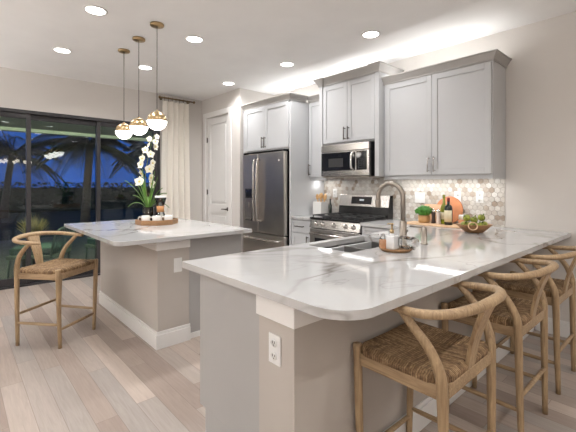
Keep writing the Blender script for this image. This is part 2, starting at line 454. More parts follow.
# baseboards
def bboard(name, x0, x1, y0, y1):
    m = MB(); m.box(x0, x1, y0, y1, 0, .115)
    if x1-x0 > y1-y0: m.box(x0, x1, (y0+y1)/2, y1, .115, .14)
    else: m.box(x0, x0+.5*(x1-x0), y0, y1, .115, .14)
    o = m.build(name, M['trim'], bevel=.003); o['kind'] = 'structure'; return o
bboard('baseboard_back', -1.0, XR, YB-.016, YB)
bboard('baseboard_left', XL, XL+.016, WY1+.02, PY)
bboard('baseboard_right', XR-.016, XR, YF, YB-.02)
bboard('baseboard_front', XL+.02, XR-.02, YF, YF+.016)
bboard('baseboard_pantry', DX1+.09, PX, PY-.016, PY)

# ------------------------------------------------------------------ sliding glass wall
def win_panel(i, y0, y1, xo):
    r = struct('window_%d' % i, (XL-.06+xo, y0, 0)); w_ = y1-y0; fw = .05; zt = WZ-.045; zb = .03
    m = MB()
    m.box(-.02, .02, 0, fw, zb, zt); m.box(-.02, .02, w_-fw, w_, zb, zt)
    m.box(-.02, .02, fw, w_-fw, zt-.065, zt); m.box(-.02, .02, fw, w_-fw, zb, zb+.09)
    m.build('window_frame', M['bronze'], r, bevel=.003)
    MB().box(-.003, .003, fw-.005, w_-fw+.005, zb+.08, zt-.06).build('window_pane', M['pane'], r)
edges = [-.97, -.125, .725, 1.575, 2.44]
for i in range(4):
    win_panel(i+1, edges[i]-(.025 if i else 0), edges[i+1]+.025 if i < 3 else edges[i+1], .024 if i % 2 else -.024)
r = struct('trim_1', (XL, 0, 0)); m = MB()
m.box(-.115, .012, WY0, WY0+.05, 0, WZ); m.box(-.115, .012, WY1-.05, WY1, 0, WZ); m.box(-.115, .012, WY0+.05, WY1-.05, WZ-.045, WZ)
m.build('slider_frame', M['bronze'], r, bevel=.004)
m = MB(); m.box(-.115, .02, WY0, WY1, 0, .022); m.box(-.09, -.085, WY0, WY1, .022, .03); m.box(-.035, -.03, WY0, WY1, .022, .03)
m.build('sill_track', M['bronze'], r)

# ------------------------------------------------------------------ outside: covered patio, garden at dusk
sbox('patio_floor', M['patio'], XL-5.3, XL-WT, -6, 9, -.12, -.02)
sbox('patio_ceiling', M['lanai'], XL-5.1, XL-WT-.001, -6, 9, 2.70, 2.82)
sbox('patio_beam', M['lanai'], XL-5.3, XL-5.1, -6, 9, 2.62, 2.85)
sbox('garden_ground', M['lawn'], -60, XL-5.3, -40, 60, -.3, -.14)
for i, y in enumerate((-4.6, 7.6)):
    sbox('patio_column', M['lanai'], XL-5.28, XL-5.12, y, y+.22, -.02, 2.62)

for y in (-.6, 1.4, 3.4):  # unseen sconces added to brighten the patio ceiling
    q = thing('fill_sconce', 'unseen bronze uplight added above the glass doors to light the patio ceiling', 'wall light', (XL-WT, y, 2.45), group='added patio uplights')
    MB().box(-.012, -.001, -.05, .05, -.07, .07).build('back_plate', M['bronze'], q, bevel=.003)
    MB().lathe([(.045, -.06), (.05, .05), (.044, .05), (.040, -.055), (0, -.055), (0, -.06)], c=(-.075, 0, 0), n=20).tube([(-.012, 0, 0), (-.03, 0, 0)], .012, 8).build('shade', M['bronze'], q)
    ld = bpy.data.lights.new('patio_fill', 'AREA'); ld.shape = 'DISK'; ld.size = .08; ld.energy = PATIO_FILL_W; ld.color = (1, .95, .85)
    o = bpy.data.objects.new('patio_fill', ld); C.objects.link(o); o.location = (XL-WT-.075, y, 2.505); o.rotation_euler = (0, math.radians(180-35), 0)

# ------------------------------------------------------------------ cabinet helpers
def shaker(m, x0, x1, z0, z1, y, st=.055, th=.02):
    m.box(x0, x0+st, y, y+th, z0, z1); m.box(x1-st, x1, y, y+th, z0, z1)
    m.box(x0+st, x1-st, y, y+th, z0, z0+st); m.box(x0+st, x1-st, y, y+th, z1-st, z1)
    m.box(x0+st-.001, x1-st+.001, y+.010, y+th, z0+st-.001, z1-st+.001)
def bar_pull(name, parent, x, y, z, ln=.155, horiz=False, mat=None, r=.0072, out=.034):
    m = MB(); h = ln/2
    if horiz:
        m.tube([(x-h, y-out, z), (x+h, y-out, z)], r, 8)
        for s in (-1, 1): m.tube([(x+s*h*.8, y+.001, z), (x+s*h*.8, y-out, z)], r*.9, 8)
    else:
        m.tube([(x, y-out, z-h), (x, y-out, z+h)], r, 8)
        for s in (-1, 1): m.tube([(x, y+.001, z+s*h*.8), (x, y-out, z+s*h*.8)], r*.9, 8)
    return m.build(name, mat or M['handle'], parent)
def crown(m, path, z0, z1, out):
    """mitred crown profile swept along a plan polyline (left wall end -> right wall end, room on the right-hand side)"""
    prof = [(0, z0), (.010, z0), (.010, z0+.016), (out*.85, z1-.016), (out, z1-.014), (out, z1), (0, z1)]
    P = [Vector((p[0], p[1])) for p in path]; n = len(P); offs = []
    for i in range(n):
        ds = []
        if i: ds.append((P[i]-P[i-1]).normalized())
        if i < n-1: ds.append((P[i+1]-P[i]).normalized())
        ns = [Vector((q.y, -q.x)) for q in ds]
        if len(ns) == 1: offs.append(ns[0])
        else:
            s = (ns[0]+ns[1]); offs.append(s/(1+ns[0].dot(ns[1])))
    k = len(prof); vs = []; fs = []
    for i in range(n):
        for (o_, z) in prof: q = P[i]+offs[i]*o_; vs.append((q.x, q.y, z))
    for i in range(n-1):
        for j in range(k): fs.append((i*k+j, i*k+(j+1) % k, (i+1)*k+(j+1) % k, (i+1)*k+j))
    fs.append(tuple(range(k))); fs.append(tuple((n-1)*k+j for j in reversed(range(k))))
    m.add(vs, fs)
CZ0, CZ1, CO = 2.452, 2.534, .05
YW = YB-.002

# right wall cabinet
UX0, UX1, UY = -2.39, -1.247, 3.626
r = thing('wall_cabinet', 'wide grey two-door wall cabinet right of the microwave, over the bottles and fruit bowl', 'cabinet', (UX0, YB, 1.42), group='grey kitchen wall cabinets')
def L_(m): # world -> local of current root r
    return Vector(r.location)
def part(m, name, mat, parent=None, bevel=.002):
    p = parent or r; o = m.build(name, mat, None, bevel=bevel)
    o.data.transform(Matrix.Translation(-Vector(r.location))); o.parent = p; return o
def pull(px, py, pz, parent, **k):
    o = bar_pull('handle', None, px, py, pz, **k); o.data.transform(Matrix.Translation(-Vector(r.location))); o.parent = parent; return o
part(MB().box(UX0, UX1, UY, YW, 1.42, 2.46), 'cabinet_body', M['cab'])
part(MB().box(UX0, UX1, UY+.004, UY+.03, 1.384, 1.42).box(UX1-.026, UX1, UY+.03, YW, 1.384, 1.42), 'light_rail', M['cab'])
xm = (UX0+UX1)/2
for x0, x1, hx in ((UX0+.025, xm-.002, xm-.03), (xm+.002, UX1-.012, xm+.032)):
    m = MB(); shaker(m, x0, x1, 1.43, 2.445, UY-.021); dr = part(m, 'door', M['cab'])
    pull(hx, UY-.021, 1.535, dr, mat=M['steel'])
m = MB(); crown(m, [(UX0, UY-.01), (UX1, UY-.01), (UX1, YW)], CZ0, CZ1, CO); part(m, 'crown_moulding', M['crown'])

# centre cabinet over the microwave (taller, deeper, with pilasters down to the microwave's foot)
KX0, KX1, KY = -3.30, -2.392, 3.535
r = thing('wall_cabinet', 'tall grey two-door cabinet above the microwave, with the highest crown moulding', 'cabinet', (KX0, YB, 1.42), group='grey kitchen wall cabinets')
part(MB().box(KX0+.055, KX1-.055, KY+.01, YW, 1.83, 2.60), 'cabinet_body', M['cab'])
for a in (KX0, KX1-.054): part(MB().box(a, a+.054, KY-.018, YW, 1.42, 2.60), 'pilaster', M['cab'])
xm = (KX0+KX1)/2
for x0, x1, hx in ((KX0+.062, xm-.002, xm-.03), (xm+.002, KX1-.062, xm+.03)):
    m = MB(); shaker(m, x0, x1, 1.85, 2.575, KY-.011); dr = part(m, 'door', M['cab'])
    pull(hx, KY-.011, 1.95, dr)
m = MB(); b_ = KY-.02; f_ = KY+.005
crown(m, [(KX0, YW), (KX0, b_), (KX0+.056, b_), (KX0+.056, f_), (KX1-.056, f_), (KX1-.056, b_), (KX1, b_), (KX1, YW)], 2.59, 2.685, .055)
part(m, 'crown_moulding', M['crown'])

# narrow cabinet between fridge surround and centre cabinet
NX0, NX1, NY = -3.608, -3.303, 3.645
r = thing('wall_cabinet', 'narrow single-door grey wall cabinet squeezed between refrigerator surround and microwave', 'cabinet', (NX0, YB, 1.42), group='grey kitchen wall cabinets')
part(MB().box(NX0, NX1, NY, YW, 1.42, 2.46), 'cabinet_body', M['cab'])
part(MB().box(NX0, NX1, NY+.004, NY+.03, 1.384, 1.42), 'light_rail', M['cab'])
m = MB(); shaker(m, NX0+.014, NX1-.008, 1.43, 2.445, NY-.021, .05); dr = part(m, 'door', M['cab']); pull(NX0+.04, NY-.021, 1.53, dr)
m = MB(); crown(m, [(NX0, NY-.01), (NX1, NY-.01)], CZ0, CZ1, CO); part(m, 'crown_moulding', M['crown'])

# fridge surround with the cabinet over it
FX0, FX1, FY = -4.69, -3.61, 3.30
r = thing('refrigerator_surround_cabinet', 'grey two-door cabinet above the refrigerator with full-height side panels', 'cabinet', (FX0, YB, 0), group='grey kitchen wall cabinets')
for a in (FX0, FX1-.03): part(MB().box(a, a+.03, FY, YW, 0, 2.46), 'side_panel', M['cab'])
part(MB().box(FX0+.03, FX1-.03, FY+.002, YW, 1.81, 2.46), 'cabinet_body', M['cab'])
xm = (FX0+FX1)/2
for x0, x1, hx in ((FX0+.07, xm-.002, xm-.03), (xm+.002, FX1-.035, xm+.03)):
    m = MB(); shaker(m, x0, x1, 1.83, 2.445, FY-.019); dr = part(m, 'door', M['cab']); pull(hx, FY-.019, 1.93, dr)
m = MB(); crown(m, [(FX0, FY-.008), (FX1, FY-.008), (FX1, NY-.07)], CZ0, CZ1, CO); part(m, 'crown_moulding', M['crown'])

# refrigerator
RX0, RX1, RY = -4.615, -3.665, 3.235
r = thing('refrigerator', 'stainless french-door refrigerator with water dispenser and bottom freezer drawer', 'refrigerator', (RX0, YB, 0))
part(MB().box(RX0+.005, RX1-.005, RY+.075, YW-.03, .03, 1.78), 'fridge_body', M['black'])
xm = -4.235
def fdoor(x0, x1, z0, z1):
    m = MB(); m.box(x0, x1, RY, RY+.065, z0, z1); return m
dl = part(fdoor(RX0, xm-.003, .645, 1.775), 'left_door', M['dsteel'], bevel=.012)
dr = part(fdoor(xm+.003, RX1, .645, 1.775), 'right_door', M['dsteel'], bevel=.012)
fz = part(fdoor(RX0, RX1, .06, .635), 'freezer_drawer', M['dsteel'], bevel=.012)
def curved_pull(x, dx, z0, z1, parent):
    m = MB(); m.tube(catmull([(x, RY+.002, z0), (x+dx*.4, RY-.05, z0+.03), (x+dx, RY-.062, (z0+z1)/2), (x+dx*.4, RY-.05, z1-.03), (x, RY+.002, z1)], 8), [.012, .014, .015, .014, .012], 12)
    return part(m, 'handle', M['steel'], parent, 0)
curved_pull(xm-.045, .012, .82, 1.68, dl); curved_pull(xm+.045, -.012, .82, 1.68, dr)
m = MB(); m.tube(catmull([(RX0+.09, RY+.002, .565), (RX0+.12, RY-.05, .565), (xm, RY-.062, .565), (RX1-.12, RY-.05, .565), (RX1-.09, RY+.002, .565)], 8), .014, 12)
part(m, 'handle', M['steel'], fz, 0)
dx0, dx1 = RX0+.065, RX0+.245
dd = part(MB().box(dx0, dx1, RY-.006, RY+.002, .80, 1.27), 'water_dispenser', M['black'], dl, .004)
m = MB(); m.box(dx0+.015, dx1-.015, RY-.010, RY-.006, 1.15, 1.255); part(m, 'dispenser_panel', M['bglass'], dl, .002)
m = MB(); m.box(dx0+.015, dx1-.015, RY-.009, RY-.0055, .84, 1.13); m.box(dx0+.02, dx1-.02, RY-.03, RY-.006, .815, .84); m.box(dx0+.07, dx1-.07, RY-.022, RY-.006, 1.0, 1.07)
part(m, 'dispenser_recess', M['dsteel'], dl, .002)
part(MB().lathe([(0, 0), (.016, 0), (.016, .004), (0, .004)], n=16, M=Matrix.Translation((RX1-.11, RY+.001, 1.66)) @ Matrix.Rotation(PI/2, 4, 'X')), 'badge', M['chrome'], dr, 0)
for a in (RX0+.005, RX1-.035): part(MB().box(a, a+.03, RY+.01, RY+.085, 1.776, 1.80), 'hinge_cover', M['black'])

# microwave
MX0, MX1, MY, MZ0, MZ1 = -3.222, -2.488, 3.47, 1.428, 1.818
r = thing('microwave', 'stainless over-the-range microwave with black glass door and keypad', 'microwave', (MX0, YB, MZ0))
part(MB().box(MX0, MX1, MY+.045, YW, MZ0, MZ1), 'microwave_body', M['black'])
part(MB().box(MX0, MX1, MY-.004, MY+.044, MZ1-.085, MZ1), 'vent_panel', M['steel'], bevel=.006)
xs = MX0+.55
dr = part(MB().box(MX0, xs-.001, MY, MY+.044, MZ0+.005, MZ1-.088), 'door', M['steel'], bevel=.004)
part(MB().box(MX0+.012, xs-.012, MY-.003, MY+.002, MZ0+.07, MZ1-.098), 'door_glass', M['bglass'], dr, .002)
part(MB().box(MX0+.13, xs-.19, MY-.0045, MY-.002, MZ0+.115, MZ1-.17), 'window_mesh', M['iron'], dr, 0)
m = MB(); m.tube(catmull([(xs-.035, MY, MZ0+.075), (xs-.037, MY-.04, MZ0+.10), (xs-.037, MY-.048, (MZ0+MZ1)/2-.03), (xs-.037, MY-.04, MZ1-.135), (xs-.035, MY, MZ1-.11)], 6), .0135, 10)
part(m, 'handle', M['chrome'], dr, 0)
kp = part(MB().box(xs+.001, MX1, MY, MY+.044, MZ0+.005, MZ1-.088), 'control_panel', M['steel'], bevel=.004)
part(MB().box(xs+.008, MX1-.03, MY-.003, MY+.002, MZ0+.07, MZ1-.098), 'keypad', M['bglass'], kp, .002)
m = MB()
for i in range(5):
    for j in range(3): m.box(xs+.03+j*.036, xs+.054+j*.036, MY-.0042, MY-.002, MZ0+.09+i*.026, MZ0+.105+i*.026)
part(m, 'buttons', M['iron'], kp, 0)
part(MB().box(MX0+.02, MX1-.02, MY+.02, YW-.05, MZ0-.012, MZ0-.001), 'grease_filter', M['dsteel'])

# ------------------------------------------------------------------ backsplash of hexagonal stone tile
SX0, SX1, SZ0, SZ1 = -3.608, -1.255, .914, 1.42
def clip(poly, ax, lim, sgn):
    out = []
    for i in range(len(poly)):
        a, b = poly[i-1], poly[i]; da, db = sgn*(lim-a[ax]), sgn*(lim-b[ax])
        if (da >= 0) != (db >= 0):
            t_ = da/(da-db); out.append(tuple(a[k]+(b[k]-a[k])*t_ for k in (0, 1)))
        if db >= 0: out.append(b)
    return out
bs = struct('trim_2', (SX0, YB, SZ0))
m = MB(); m.box(0, SX1-SX0, -.004, -.0005, 0, SZ1-SZ0); m.build('backsplash_grout', M['grout'], bs)
m = MB(); F2F = .052; R_ = F2F/math.sqrt(3); rr = R_-.0024; row_h = 1.5*R_; k = 0; z = 0.0; rI = 0
HM = Matrix(((1,0,0,0),(0,0,-1,0),(0,1,0,0),(0,0,0,1)))
while z < SZ1-SZ0+R_:
    x = (F2F/2 if rI % 2 else 0)
    while x < SX1-SX0+R_:
        p = [(x+rr*math.sin(PI/3*i), z+rr*math.cos(PI/3*i)) for i in range(6)][::-1]
        p = [q for q in p]
        for ax, lim, s_ in ((0, 0.0, -1), (0, SX1-SX0, 1), (1, 0.0, -1), (1, SZ1-SZ0, 1)):
            if p: p = clip(p, ax, lim, s_)
        if len(p) >= 3: m.prism(p, .004, .0085, M=HM)
        x += F2F
    z += row_h; rI += 1
m.build('backsplash_tile', M['hex'], bs)

# ------------------------------------------------------------------ range
GX0, GX1, GY = -3.243, -2.478, 3.285
r = thing('gas_range', 'stainless gas range with black grates, five front knobs and oven door', 'range', (GX0, YB, 0))
part(MB().box(GX0, GX1, GY+.03, YB-.04, .04, .905), 'range_body', M['black'])
m = MB(); m.box(GX0, GX1, GY, YB-.12, .905, .925); part(m, 'cooktop', M['black'], bevel=.004)
pf = [(GY-.01, .80), (GY+.03, .80), (GY+.03, .906), (GY+.022, .906)]
m = MB(); m.add([(x, y, z) for x in (GX0, GX1) for (y, z) in pf], [(0,1,2,3), (7,6,5,4), (0,4,5,1), (1,5,6,2), (2,6,7,3), (3,7,4,0)])
cp = part(m, 'control_panel', M['steel'], bevel=.002)
tilt = math.atan2(.032, .106)
for i, fx_ in enumerate((.10, .21, .385, .56, .67)):
    Mk = Matrix.Translation((GX0+fx_, GY+.006, .853)) @ Matrix.Rotation(PI/2-tilt, 4, 'X')
    m = MB(); m.lathe([(0, -.002), (.027, -.002), (.027, .006), (.021, .009), (.019, .034), (.016, .037), (0, .037)], n=20, M=Mk)
    kn = part(m, 'knob', M['steel'], None, 0)
    m = MB(); m.box(-.004, .004, -.019, .019, .037, .043, M=Mk); part(m, 'knob_grip', M['chrome'], kn, 0)
od = part(MB().box(GX0+.003, GX1-.003, GY-.005, GY+.029, .22, .79), 'oven_door', M['steel'], bevel=.006)
part(MB().box(GX0+.09, GX1-.09, GY-.008, GY-.003, .32, .68), 'oven_window', M['bglass'], od, .002)
m = MB(); m.tube([(GX0+.05, GY-.055, .735), (GX1-.05, GY-.055, .735)], .0125, 12)
for x in (GX0+.08, GX1-.08): m.tube([(x, GY-.003, .735), (x, GY-.055, .735)], .010, 8)
part(m, 'handle', M['steel'], od, 0)
part(MB().box(GX0+.003, GX1-.003, GY-.003, GY+.029, .06, .212), 'storage_drawer', M['steel'], bevel=.006)
bgd = MB(); gp = [(YB-.125, .91), (YB-.012, .91), (YB-.012, 1.195), (YB-.075, 1.195), (YB-.105, 1.06)]
bgd.add([(x, y, z) for x in (GX0, GX1) for (y, z) in gp], [(0,1,2,3,4), (9,8,7,6,5)]+[(i, 5+i, 5+(i+1) % 5, (i+1) % 5) for i in range(5)])
bk = part(bgd, 'backguard', M['black'], bevel=.002)
ti = math.atan2(.03, .135)
def on_guard(x0, x1, s0, s1, th, name, mat):
    Mg = Matrix.Translation((0, YB-.105, 1.06)) @ Matrix.Rotation(-ti, 4, 'X')
    m = MB(); m.box(x0, x1, -th, .001, s0, s1, M=Mg); return part(m, name, mat, bk, .002)
on_guard(GX0, GX1, -.01, .138, .006, 'backguard_panel', M['steel'])
on_guard(GX0+.20, GX1-.25, .02, .115, .0085, 'clock_display', M['bglass'])
on_guard(GX0+.33, GX0+.40, .06, .085, .0092, 'clock_readout', M['lcd'])
for gi in range(3):   # three grate sections
    a = GX0+.02+gi*.245; b = a+.238; m = MB(); y0, y1 = GY+.03, YB-.15; z = .958
    for x in (a, b-.012): m.box(x, x+.012, y0, y1, z-.014, z)
    for y in (y0, (y0+y1)/2-.006, y1-.012): m.box(a, b, y, y+.012, z-.014, z)
    for cyy in (y0+(y1-y0)*.25, y0+(y1-y0)*.75):
        m.box(a, a+.085, cyy-.005, cyy+.005, z-.012, z); m.box(b-.085, b, cyy-.005, cyy+.005, z-.012, z)
        m.box((a+b)/2-.005, (a+b)/2+.005, cyy-.12, cyy-.04, z-.012, z); m.box((a+b)/2-.005, (a+b)/2+.005, cyy+.04, cyy+.12, z-.012, z)
    for x in (a, b-.012):
        for y in (y0, y1-.012): m.box(x, x+.012, y, y+.012, .924, z-.013)
    part(m, 'grate', M['iron'], None, .002)
    for cyy in (y0+(y1-y0)*.25, y0+(y1-y0)*.75):
        m = MB(); m.lathe([(0, .924), (.05, .924), (.047, .934), (.036, .936), (.036, .942), (.02, .945), (0, .945)], c=((a+b)/2, cyy, 0), n=20)
        part(m, 'burner', M['iron'], None, 0)

# ------------------------------------------------------------------ base cabinets along the wall
def base_cab(x0, x1, label, drawer_h=.15, double=False):
    global r
    r = thing('base_cabinet', label, 'cabinet', (x0, YB, 0), group='grey base cabinets')
    part(MB().box(x0, x1, 3.325, YW-.01, .10, .879).box(x0, x1, 3.38, YW-.01, 0, .10), 'cabinet_body', M['cab'])
    m = MB(); shaker(m, x0+.008, x1-.008, .715, .868, 3.304, .035); dw = part(m, 'drawer', M['cab'])
    pull((x0+x1)/2, 3.304, .792, dw, horiz=True, ln=min(.15, (x1-x0)*.5))
    m = MB(); shaker(m, x0+.008, x1-.008, .115, .70, 3.304); dr = part(m, 'door', M['cab']); pull(x1-.04, 3.304, .60, dr)
base_cab(-3.608, -3.249, 'grey base cabinet with drawer between refrigerator and range')
base_cab(-2.472, -1.83, 'grey base cabinet with drawer right of the range')

# ------------------------------------------------------------------ countertops
def arc(cx, cy, rad, a0, a1, n=10):
    return [(cx+rad*math.cos(math.radians(a0+(a1-a0)*i/n)), cy+rad*math.sin(math.radians(a0+(a1-a0)*i/n))) for i in range(n+1)]
CT0, CT1 = .880, .914
m = MB(); m.box(-3.608, -3.246, 3.285, YB-.010, CT0, CT1)
tag(m.build('countertop', M['quartz'], off=(-3.42, 3.6, CT0), bevel=.003), 'small white quartz countertop between refrigerator and range, under the utensil crock', 'countertop', 'white quartz countertops')
PXL, PXR, PYN = -1.872, -.738, .914
SKX0, SKX1, SKY0, SKY1 = -1.80, -1.425, 1.80, 2.45
poly = [(PXL, PYN)]+arc(PXR-.15, PYN+.15, .15, -90, 0, 14)+[(PXR, YB-.004), (-1.252, YB-.004), (-1.252, YB-.010), (-2.475, YB-.010), (-2.475, 3.285), (PXL, 3.285)]
hole = [(SKX0, SKY0), (SKX1, SKY0), (SKX1, SKY1), (SKX0, SKY1)]
m = MB(); m.prism(poly, CT0, CT1, [hole])
tag(m.build('peninsula_countertop', M['quartz'], off=(-1.3, 2.2, CT0), bevel=.003), 'long white veined quartz countertop of the near peninsula, with the sink cut into it', 'countertop', 'white quartz countertops')

# peninsula base
KWX0, KWX1 = -1.237, -1.020     # knee wall
EY = .950
r = thing('kitchen_peninsula', 'greige peninsula base with white cap block and baseboard beneath the near countertop', 'kitchen island', (-1.4, 2.0, 0))
part(MB().box(KWX0, KWX1, EY, YB-.02, 0, .879), 'knee_wall', M['knee'], bevel=.002)
part(MB().box(-1.755, KWX0-.001, EY+.008, EY+.03, .18, .878).box(-1.70, KWX0-.001, EY+.008, EY+.03, 0, .18), 'end_panel', M['panel'], bevel=.001)
part(MB().box(-1.755, -1.735, EY+.031, 3.28, .165, .878).box(-1.70, -1.68, EY+.031, 3.28, 0, .164).box(-1.734, KWX0-.001, EY+.031, 3.28, .165, .185).box(-1.734, KWX0-.001, 3.26, 3.28, .186, .878), 'cabinet_body', M['cab'])
part(MB().box(KWX0-.004, KWX1+.014, EY-.014, YB-.03, .79, .8795), 'cap_block', M['trim'], bevel=.003)
m = MB(); m.box(KWX1, KWX1+.016, EY-.016, YB-.03, 0, .115); m.box(KWX1, KWX1+.009, EY-.009, YB-.03, .115, .14)
m.box(KWX0-.002, KWX1, EY-.016, EY, 0, .115); m.box(KWX0-.002, KWX1, EY-.009, EY, .115, .14); m.box(-1.70, KWX0-.002, EY, EY+.008, 0, .05)
part(m, 'baseboard', M['trim'], bevel=.003)
def outlet(name, label, loc, axis, rocker=False, w_=.072, h_=.118):
    o = thing(name, label, 'outlet', loc, 0, 'white wall outlets and switches')
    Mx = {'-y': Matrix.Identity(4), '+x': Matrix.Rotation(PI/2, 4, 'Z')}[axis]
    m = MB(); m.box(-w_/2, w_/2, -.006, 0, -h_/2, h_/2, M=Mx); m.build('cover_plate', M['plate'], o, bevel=.002)
    if rocker:
        m = MB(); m.box(-.017, .017, -.010, -.006, -.033, .033, M=Mx); m.build('switch_rocker', M['plate'], o)
    else:
        for z in (-.026, .026):
            m = MB(); m.lathe([(0, 0), (.0165, 0), (.0165, .003), (0, .003)], n=16, M=Mx @ Matrix.Translation((0, -.006, z)) @ Matrix.Rotation(PI/2, 4, 'X'))
            f = m.build('receptacle', M['plate'], o); m = MB()
            m.box(-.0075, -.0045, -.0100, -.0088, z-.001, z+.008, M=Mx); m.box(.0045, .0075, -.0100, -.0088, z-.001, z+.008, M=Mx); m.box(-.002, .002, -.0100, -.0088, z-.010, z-.006, M=Mx)
            m.build('slots', M['slot'], f)
    return o
outlet('wall_outlet', 'white outlet on the greige end of the near peninsula', (-1.13, EY, .674), '-y')
# sink
r = thing('sink', 'undermount stainless double-bowl sink in the peninsula countertop', 'sink', (-1.61, 2.12, .70))
m = MB(); z0, z1 = .705, CT0-.001; g_ = .004
def basin(m, x0, x1, y0, y1):
    m.box(x0-g_, x1+g_, y0-g_, y1+g_, z0-g_, z0)
    m.box(x0-g_, x0, y0-g_, y1+g_, z0, z1); m.box(x1, x1+g_, y0-g_, y1+g_, z0, z1)
    m.box(x0, x1, y0-g_, y0, z0, z1); m.box(x0, x1, y1, y1+g_, z0, z1)
ym = (SKY0+SKY1)/2
for y0, y1 in ((SKY0-.002, ym-.01), (ym+.01, SKY1+.002)):
    m = MB(); basin(m, SKX0-.002, SKX1+.002, y0, y1); b = part(m, 'basin', M['basin'], None, .001)
    m = MB(); m.lathe([(0, z0), (.042, z0), (.042, z0+.003), (.03, z0+.003), (.026, z0+.001), (0, z0+.001)], c=((SKX0+SKX1)/2, (y0+y1)/2, 0), n=20); part(m, 'drain', M['chrome'], b, 0)
part(MB().box(SKX0, SKX1, ym-.006, ym+.006, z0, z1-.02), 'divider', M['steel'], None, .004)
# faucet
r = thing('kitchen_faucet', 'tall brushed-nickel gooseneck faucet arching over the sink', 'faucet', (-1.345, 2.263, CT1))
fx_, fy_ = -1.345, 2.263
m = MB(); m.lathe([(0, CT1), (.030, CT1), (.030, CT1+.008), (.0235, CT1+.012), (.0235, CT1+.165), (.0215, CT1+.17), (0, CT1+.17)], c=(fx_, fy_, 0), n=24); part(m, 'faucet_body', M['nickel'], None, 0)
pth = [(fx_, fy_, CT1+.165), (fx_, fy_, 1.238)]
for i in range(1, 13):
    a = PI*i/12; pth.append((fx_-.10+.10*math.cos(a), fy_, 1.238+.10*math.sin(a)))
pth += [(fx_-.2, fy_, 1.215)]
part(MB().tube(pth, .0165, 16), 'gooseneck', M['nickel'], None, 0)
part(MB().lathe([(0, 1.165), (.0165, 1.165), (.0195, 1.17), (.0195, 1.215), (.0175, 1.222), (0, 1.222)], c=(fx_-.2, fy_, 0), n=20), 'spray_head', M['nickel'], None, 0)
m = MB(); m.tube([(fx_, fy_+.02, CT1+.10), (fx_, fy_+.045, CT1+.10)], .012, 12); m.tube([(fx_, fy_+.04, CT1+.10), (fx_-.02, fy_+.05, CT1+.15), (fx_-.035, fy_+.052, CT1+.19)], [.007, .006, .0055], 8)
part(m, 'lever', M['nickel'], None, 0)
# filtered water tap
wx, wy = -1.285, 2.435
r = thing('soap_dispenser', 'short nickel soap dispenser with sideways spout standing behind the tall faucet', 'soap dispenser', (wx, wy, CT1))
part(MB().lathe([(0, CT1), (.025, CT1), (.025, CT1+.006), (.0205, CT1+.009), (.0205, CT1+.108), (.018, CT1+.113), (0, CT1+.113)], c=(wx, wy, 0), n=20), 'pump_body', M['nickel'], None, 0)
part(MB().tube([(wx+.01, wy, CT1+.117), (wx-.105, wy, CT1+.117)], .0085, 12).tube([(wx, wy, CT1+.10), (wx, wy, CT1+.12)], .012, 12), 'spout', M['nickel'], None, 0)

# ------------------------------------------------------------------ island
IH = .914
IL = (-2.80, .86, 0); IR = 0.0
r0 = thing('kitchen_island', 'greige island base with white cap block and tall baseboard, left of the peninsula', 'kitchen island', IL, IR)
MB().box(-1.70, -.125, .355, .635, 0, IH-.036).build('knee_wall', M['knee'], r0, bevel=.002)
MB().box(-1.70, -.138, .636, 1.18, .0, IH-.037).build('cabinet_body', M['panel'], r0, bevel=.002)
MB().box(-1.68, -.112, .343, .638, .795, IH-.0345).build('cap_block', M['trim'], r0, bevel=.003)
m = MB(); m.box(-1.70, -.109, .339, .355, 0, .115); m.box(-1.70, -.116, .346, .355, .115, .14); m.box(-.125, -.109, .355, .64, 0, .115); m.box(-.125, -.116, .355, .64, .115, .14)
m.box(-.138, -.130, .641, 1.18, 0, .05); m.build('baseboard', M['trim'], r0, bevel=.003)
oo = outlet('wall_outlet', 'white outlet on the narrow end of the far island base', (0, 0, 0), '+x', True)
Mi = Matrix.Translation(IL) @ Matrix.Rotation(IR, 4, 'Z')
oo.location = Mi @ Vector((-.125, .53, .656)); oo.rotation_euler.z = IR
m = MB(); poly = [(-1.705, 0)]+arc(-.08, .08, .08, -90, 0, 8)+[(0, 1.21), (-1.705, 1.21)]
m.prism(poly, 0, .034)
o = m.build('island_countertop', M['quartz'], loc=(IL[0], IL[1], IH-.034), rotz=IR, bevel=.003)
tag(o, 'white veined quartz countertop of the far island, carrying the tray and orchid', 'countertop', 'white quartz countertops')

